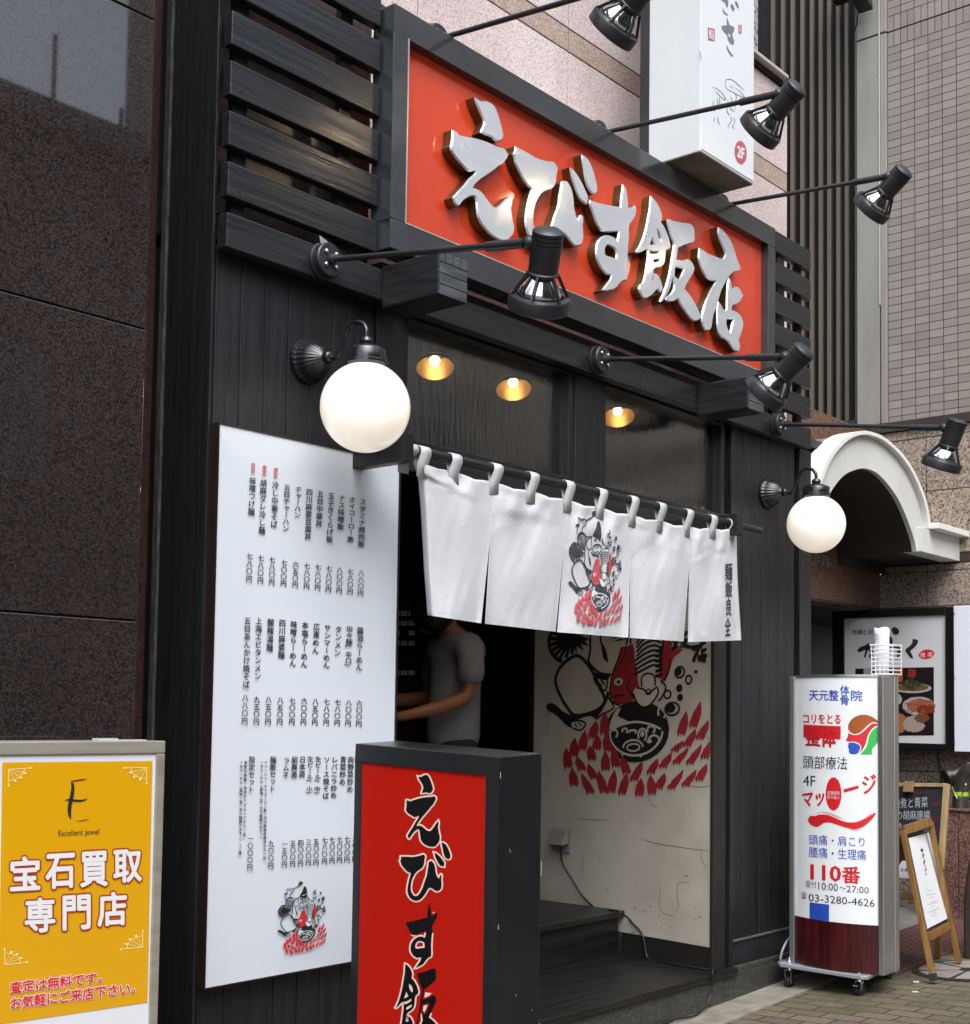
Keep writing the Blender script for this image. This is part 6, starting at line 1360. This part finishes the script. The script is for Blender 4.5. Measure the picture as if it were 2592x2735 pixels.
# manhole cover, weeds, litter
mc = P(2592, 2588, z=GZ(7.3,-.95)); mcn = thing('manhole_cover', 'round manhole cover with pale patterned inlay at the right edge of the pavers', 'manhole cover', (mc.x, mc.y, GZ(mc.x, mc.y)))
def gmap(c, a, b, h): x, y = c.x+a, c.y+b; return Vector((x, y, GZ(x, y)+h))
m = MB(); m.flat([[(.30*math.cos(R(a)), .30*math.sin(R(a))) for a in range(0, 360, 8)]], lambda a, b: gmap(mc, a, b, .005)); m.build('rim', mat('iron rim', '3b3733', .5, .4), mcn, fix=False)
m = MB()
for k_ in range(6):
    a0 = 60*k_; m.flat([[(.06*math.cos(R(a0+6)), .06*math.sin(R(a0+6)))]+[(.265*math.cos(R(a)), .265*math.sin(R(a))) for a in range(a0+3, a0+58, 6)]+[(.06*math.cos(R(a0+54)), .06*math.sin(R(a0+54)))]], lambda a, b: gmap(mc, a, b, .008))
m.build('inlay', mat('pale inlay', '8f8581', .6, col2='7a716d', ns=8), mcn, fix=False)
wd_ = MB(); r7 = random.Random(2); wc0 = P(*ZH(1120,1010), z=GZ(7.2,-.75))
for _ in range(90):
    x, y = r7.gauss(0,.10), r7.gauss(0,.035); h = r7.uniform(.008,.04); dx, dy = r7.uniform(-.02,.02), r7.uniform(-.02,.02); b = gmap(wc0, x, y, .001); wd_.add([b+Vector((-.004,0,0)), b+Vector((.004,0,0)), b+Vector((dx,dy,h))], [(0,1,2)])
tag(wd_.build('weeds', mat('weed green', '4d5f22', .7, col2='77823a', ns=30), fix=False), kind='stuff')
for k_, (x, y, a, lab) in enumerate(((800,1400,.25,'white cigarette end between the casters and the easel sign'), (790,1530,.1,'white cigarette end nearest the front caster'), (1385,703,.6,'pale scrap of litter on the paving beside the easel sign leg'))):
    c = P(*ZH(x, y), z=GZ(6.9,-.75)); c.z = GZ(c.x, c.y)+.006; d = Vector((math.sin(.6+a), -math.cos(.6+a), 0))
    tag(MB().tube([c-d*.016, c+d*.016], .0045, 8).build('cigarette_end', mat('white litter %d' % k_, 'b8b4aa', .8)), lab, 'litter')
# ------------------------------------------------------------------ outlet and its cord inside the doorway
ZM2 = Z(1350, 1600, 2.2); ZT = Z(1350, 2250, 2.345)
def wallp(px, py, d): p = PL(px, py, MW0+MWN*d, MWN); return p
oa, ob = wallp(*ZM2(288, 1345), .002), wallp(*ZM2(386, 1495), .002)
ot = thing('outlet_box', 'grey weatherproof outlet box with sloping cover on the painted wall', 'outlet', (oa+ob)*.5)
sz = abs((ob-oa).dot(MWD)); hz2 = oa.z-ob.z; o0 = Vector((ob.x, ob.y, ob.z)); dd_ = (oa-ob); dd_.z = 0; dd_.normalize(); gp = mat('grey outlet plastic', '7a7670', .45)
MB().obox(o0, dd_*sz, MWN*.012, Vector((0,0,hz2))).build('plate', gp, ot, .003)
m = MB(); c0 = o0+MWN*.0125+dd_*sz*.06; w_ = sz*.88
vs8 = [c0+Vector((0,0,hz2*.38)), c0+dd_*w_+Vector((0,0,hz2*.38)), c0+dd_*w_+Vector((0,0,hz2*.97)), c0+Vector((0,0,hz2*.97)), c0+MWN*.055+Vector((0,0,hz2*.34)), c0+dd_*w_+MWN*.055+Vector((0,0,hz2*.34)), c0+dd_*w_+MWN*.02+Vector((0,0,hz2*.95)), c0+MWN*.02+Vector((0,0,hz2*.95))]
m.add(vs8, [(0,1,2,3),(4,5,6,7),(0,1,5,4),(1,2,6,5),(2,3,7,6),(3,0,4,7)]); m.build('cover', gp, ot, .003)
cp_ = [wallp(*ZM2(330,1440), .05), wallp(*ZM2(328,1500), .05), wallp(*ZM2(340,1560), .04), wallp(*ZM2(400,1660), .03), wallp(*ZM2(450,1740), .02), wallp(*ZM2(520,1810), .02), wallp(*ZM2(575,1825), .02)]
cp_ += [P(*ZT(670,425), z=.208), P(*ZT(722,440), z=.208), wallp(*ZT(775,480), .012), wallp(*ZT(800,510), .010), wallp(*ZT(860,580), .010), MW0+MWD*.40+MWN*.02+Vector((0,0,-.024)), MW0+MWD*.30+MWN*.035+Vector((0,0,-.024)), MW0+MWD*.18+MWN*.035+Vector((0,0,-.024)), MW0+MWD*.07+MWN*.02+Vector((0,0,-.024)), MW0+MWD*-.02+MWN*.0+Vector((0,0,-.024))]
cp_ += [P(*ZT(1298,810), y=-.06), P(*ZT(1302,880), y=-.062), P(*ZT(1285,970), y=-.06)]
cp_ += [P(*ZT(1240,1045), y=-.06), P(*ZT(1170,1090), z=GZ(5.6,-.12)+.014), P(*ZT(1080,1108), z=GZ(5.4,-.2)+.014), P(*ZT(1000,1130), z=GZ(5.2,-.25)+.014), P(*ZT(850,1210), z=GZ(4.8,-.4)+.01), P(*ZT(600,1400), z=GZ(4.2,-.6)+.01)]
def curve3(pts, n=6):
    o = []; m = len(pts)
    for i in range(m-1):
        p0, p1, p2, p3 = pts[max(i-1,0)], pts[i], pts[i+1], pts[min(i+2,m-1)]
        for k in range(n):
            u = k/n; o.append(.5*((2*p1)+(-p0+p2)*u+(2*p0-5*p1+4*p2-p3)*u*u+(-p0+3*p1-3*p2+p3)*u**3))
    return o+[pts[-1]]
tag(MB().tube(curve3(cp_), .0055, 8).build('power_cord', mat('black rubber cord', '17181a', .4, spec=.5), smooth=True), 'long black power cord running from the outlet down the steps to the pavement', 'cord')
# ------------------------------------------------------------------ ticket machine and the person in front of it
ZP = Z(1000, 1500, 3.6)
TY = 1.95; tm0, tm1 = P(*ZP(150, 300), y=TY), P(*ZP(425, 300), y=TY)
tm = thing('ticket_machine', 'dark meal ticket machine with rows of small white button labels', 'ticket machine', ((tm0.x+tm1.x)/2, TY+.2, .2))
MB().box(tm0.x-.15, tm1.x, TY, TY+.35, .2, 2.0).build('cabinet', mat('dark machine front', '1f1511', .35, col2='281a14', ns=3), tm, .006)
bt = MB(); bk_ = MB()
for y0, y1 in ((475,523),(570,617),(665,710),(762,808),(1048,1092)):
    for x0, x1 in ((232,245),(256,316),(330,388)):
        if (y0, x0) == (665, 256): continue
        bt.flat([[ZP(x0,y0), ZP(x1,y0), ZP(x1,y1), ZP(x0,y1)]], lambda a, b: P(a, b, y=TY-.004))
        for q in (.3, .55): bk_.ribbon([ZP(x0+8, y0+(y1-y0)*q), ZP(x1-10, y0+(y1-y0)*q)], 1.0, lambda a, b: P(a, b, y=TY-.005))
bt.build('button_label', mat('white button label', (.70,.70,.70), .4), tm, fix=False); bk_.build('lettering', ink_grey, tm, fix=False)
fr5 = MB()
for x0, x1, y0, y1 in ((248,318,945,1020),(328,398,945,1020),(250,320,380,440)):
    for a, b in (((x0,y0),(x1,y0)),((x1,y0),(x1,y1)),((x1,y1),(x0,y1)),((x0,y1),(x0,y0))): fr5.ribbon([ZP(*a), ZP(*b)], .8, lambda a_, b_: P(a_, b_, y=TY-.003))
fr5.build('button_frame', mat('dim frame', '4a443e', .5), tm, fix=False)

def skin(name, verts, edges, radii, m, parent, lv=2, root=0):
    me = bpy.data.meshes.new(name); b = BASE[parent.name]; me.from_pydata([Vector(v)-b for v in verts], edges, [])
    o = bpy.data.objects.new(name, me); COL.objects.link(o)
    sk = o.modifiers.new('s', 'SKIN'); sk.use_smooth_shade = True
    for i, r_ in enumerate(radii): me.skin_vertices[0].data[i].radius = r_ if isinstance(r_, tuple) else (r_, r_)
    me.skin_vertices[0].data[root].use_root = True
    ss = o.modifiers.new('u', 'SUBSURF'); ss.levels = lv; ss.render_levels = lv
    dg = bpy.context.evaluated_depsgraph_get(); m2 = bpy.data.meshes.new_from_object(o.evaluated_get(dg)); bpy.data.objects.remove(o); m2.name = name
    m2.materials.clear(); m2.materials.append(m); m2.shade_smooth()
    o2 = bpy.data.objects.new(name, m2); COL.objects.link(o2); o2.parent = parent; BASE[o2.name] = b; return o2
PY = 1.45
pc = P(1213, 1800, y=PY); pf = Vector((-.93, .36, 0)).normalized(); psd = Vector((-pf.y, pf.x, 0))   # facing the machine, left side towards us
if (CAM-pc).dot(psd) < 0: psd = -psd
org = Vector((pc.x, pc.y, .203)); zsh = P(1200, 1690, y=PY).z-.203      # shoulder height over the floor
def H(f, s, z): return org+pf*f+psd*s+Vector((0,0,z))
ps = thing('person', 'person in a grey T-shirt standing in the doorway, one arm out towards the ticket machine', 'person', org)
skinm = mat('skin', '8f5a3e', .5, col2='9b6547', ns=4); skinm.node_tree.nodes['Principled BSDF'].inputs['Subsurface Weight'].default_value = .1
shz = zsh-.05; hipz = .90
V_ = [H(0,0,hipz), H(0,0,1.08), H(-.015,0,1.25), H(-.015,0,shz-.03), H(.03,0,shz+.06), H(.09,0,shz+.13), H(.14,0,shz+.22),
      H(0,.17,shz-.01), H(.01,.215,shz-.14), H(.03,.235,shz-.31), H(.20,.225,shz-.37), H(.36,.20,shz-.41), H(.41,.19,shz-.42), H(.45,.185,shz-.425),
      H(0,-.17,shz-.01), H(.02,-.22,shz-.15), H(.04,-.235,shz-.31), H(.22,-.21,shz-.33), H(.36,-.19,shz-.33), H(.45,-.18,shz-.34),
      H(0,.06,hipz-.05), H(.015,.10,.50), H(0,.10,.09), H(.12,.115,.035), H(0,-.06,hipz-.05), H(.06,-.10,.50), H(.06,-.10,.09), H(.18,-.115,.035)]
E_ = [(0,1),(1,2),(2,3),(3,4),(4,5),(5,6),(3,7),(7,8),(8,9),(9,10),(10,11),(11,12),(12,13),(3,14),(14,15),(15,16),(16,17),(17,18),(18,19),(0,20),(20,21),(21,22),(22,23),(0,24),(24,25),(25,26),(26,27)]
RD = [.07,.08,.10,.10,.052,.085,.075,.062,.052,.043,.042,.031,.030,.024,.062,.052,.043,.042,.031,.026,.085,.058,.042,.035,.085,.058,.042,.035]
skin('body', V_, E_, RD, skinm, ps)
for sgn, w9 in ((1, H(.44,.185,shz-.425)), (-1, H(.44,-.18,shz-.34))):        # fingers
    for k_, (o9, ln_) in enumerate(((.027,.055),(.010,.075),(-.007,.082),(-.022,.074),(-.036,.058))):
        b0 = w9+Vector((0,0,o9)); d9 = pf+Vector((0,0,.25 if k_ == 0 else -.05)); d9.normalize()
        skin('finger', [b0, b0+d9*ln_*.5, b0+d9*ln_-Vector((0,0,.006+.003*k_))], [(0,1),(1,2)], [.0095,.0085,.0065], skinm, ps, 1)
shirt = mat('grey T-shirt', '8b8a92', .9, spec=.1, col2='7d7c84', ns=6, bump=.2, bs=12, bst=(1,1,.6))
skin('shirt', [H(0,0,.80), H(0,0,.98), H(-.005,0,1.15), H(-.02,0,shz-.12), H(-.01,0,shz-.01), H(0,0,shz+.05), H(0,.18,shz-.005), H(.01,.225,shz-.14), H(.02,.24,shz-.26), H(0,-.18,shz-.005), H(.01,-.225,shz-.14), H(.02,-.24,shz-.26)],
     [(0,1),(1,2),(2,3),(3,4),(4,5),(4,6),(6,7),(7,8),(4,9),(9,10),(10,11)], [(.185,.15),(.18,.145),(.172,.14),(.165,.135),(.11,.10),(.07,.07),(.085,.085),(.082,.08),(.085,.08),(.085,.085),(.082,.08),(.085,.08)], shirt, ps)
skin('trousers', [H(0,0,.93), H(0,0,.84), H(0,.095,.76), H(.015,.10,.48), H(0,.10,.07), H(0,-.095,.76), H(.06,-.10,.48), H(.06,-.10,.07)], [(0,1),(1,2),(2,3),(3,4),(1,5),(5,6),(6,7)], [.15,.15,.105,.08,.07,.105,.08,.07], mat('dark trousers', '1d1f26', .9), ps)
hr = MB(); hc = H(.115, 0, shz+.185); hr.ball(hc+Vector((0,0,-.012))+pf*.022, .128, 24, 16, sc=(1.0,.98,1.05)); hr.build('hair', mat('black hair', '0f0e0e', .45, col2='1b1817', ns=40, bump=.5, bs=60, bst=(1,1,.2)), ps, smooth=True)
fc = MB(); fcc = H(.165, 0, shz+.135); fc.ball(fcc, .078, 20, 14, sc=(.95,.95,1.2)); fc.ball(fcc+pf*.080+Vector((0,0,-.005)), .014, 10, 8, sc=(1,1,1.5))
fc.ball(fcc+psd*.078-pf*.03, .022, 10, 8, sc=(.6,.6,1.3)); fc.build('face', skinm, ps, smooth=True)
ey = MB()
for s9 in (.028, -.028): ey.ball(fcc+pf*.071+psd*s9+Vector((0,0,.02)), .009, 10, 8)
ey.tube([fcc+pf*.070+psd*.022-Vector((0,0,.042)), fcc+pf*.077-Vector((0,0,.044)), fcc+pf*.070-psd*.022-Vector((0,0,.042))], .004, 6); ey.build('eyes_and_mouth', mat('dark eyes and lips', '2a1512', .4), ps, smooth=True)

# ------------------------------------------------------------------ buildings across the street (seen as reflections)
OY = -11.0; MIR = lambda px, py, dp=0: P(px, py, y=2*Y0-OY+dp)       # the wall mirrors about its own plane
xa = MIR(337, 200, 2.2).x; ze = MIR(250, 470).z-.3; xl = MIR(110, 330, 2.2).x; zc = MIR(40, 330).z-.3
facade_m = mat('concrete across the street', '8f897f', .8, col2='7a746b', ns=1.5)
def street_building(x0, x1, zt, lab, col, dp9=2.2):
    t = thing('street_building', lab, 'building', ((x0+x1)/2, OY-4, -.3)); m_ = mat('street wall '+col, col, .75)
    MB().box(x0, x1, OY-dp9, OY, -.4, zt).build('wall', m_, t)
    MB().box(x0-.1, x1+.1, OY-dp9, OY+.35, zt+.002, zt+.3).build('roof', mat('eaves '+col, '4d4a47', .6), t)
    rk9 = random.Random(int(x0*7))
    for q9 in range(3 if zt < 10 else 0):
        xx9 = rk9.uniform(x0, x1-1.2); MB().box(xx9, xx9+rk9.uniform(.25, 1.1), OY-1.6, OY-.2, zt+.302, zt+.3+rk9.uniform(.25, .8)).build('rooftop_unit', m_, t)
    for q9 in range(2 if zt < 10 else 0): xx9 = rk9.uniform(x0, x1); MB().tube([(xx9, OY-.4, zt+.3), (xx9, OY-.4, zt+1.5)], .03, 6).build('pole', m_, t)
    wn = MB(); n = max(1, int((x1-x0)/2.2))
    for i in range(n):
        for j in range(int((zt-.8)/3)): wn.box(x0+.5+i*2.2, x0+1.9+i*2.2, OY+.001, OY+.03, .9+3*j, 2.5+3*j)
    wn.build('window', mat('street window '+col, '1b1f24', .1), t)
street_building(xa, xa+2.6, 12, 'tall grey building across the street, mirrored in the dark granite', '4a4641')
street_building(xl, xa-.12, ze, 'low building across the street with eaves, mirrored in the dark granite', '3f3833')
street_building(xl-14, xl-.12, zc+.3, 'brown building across the street further left', '463c34')
street_building(xa+3.5, xa+16, 4.2, 'brick coloured building across the street further right', '5b4a42')
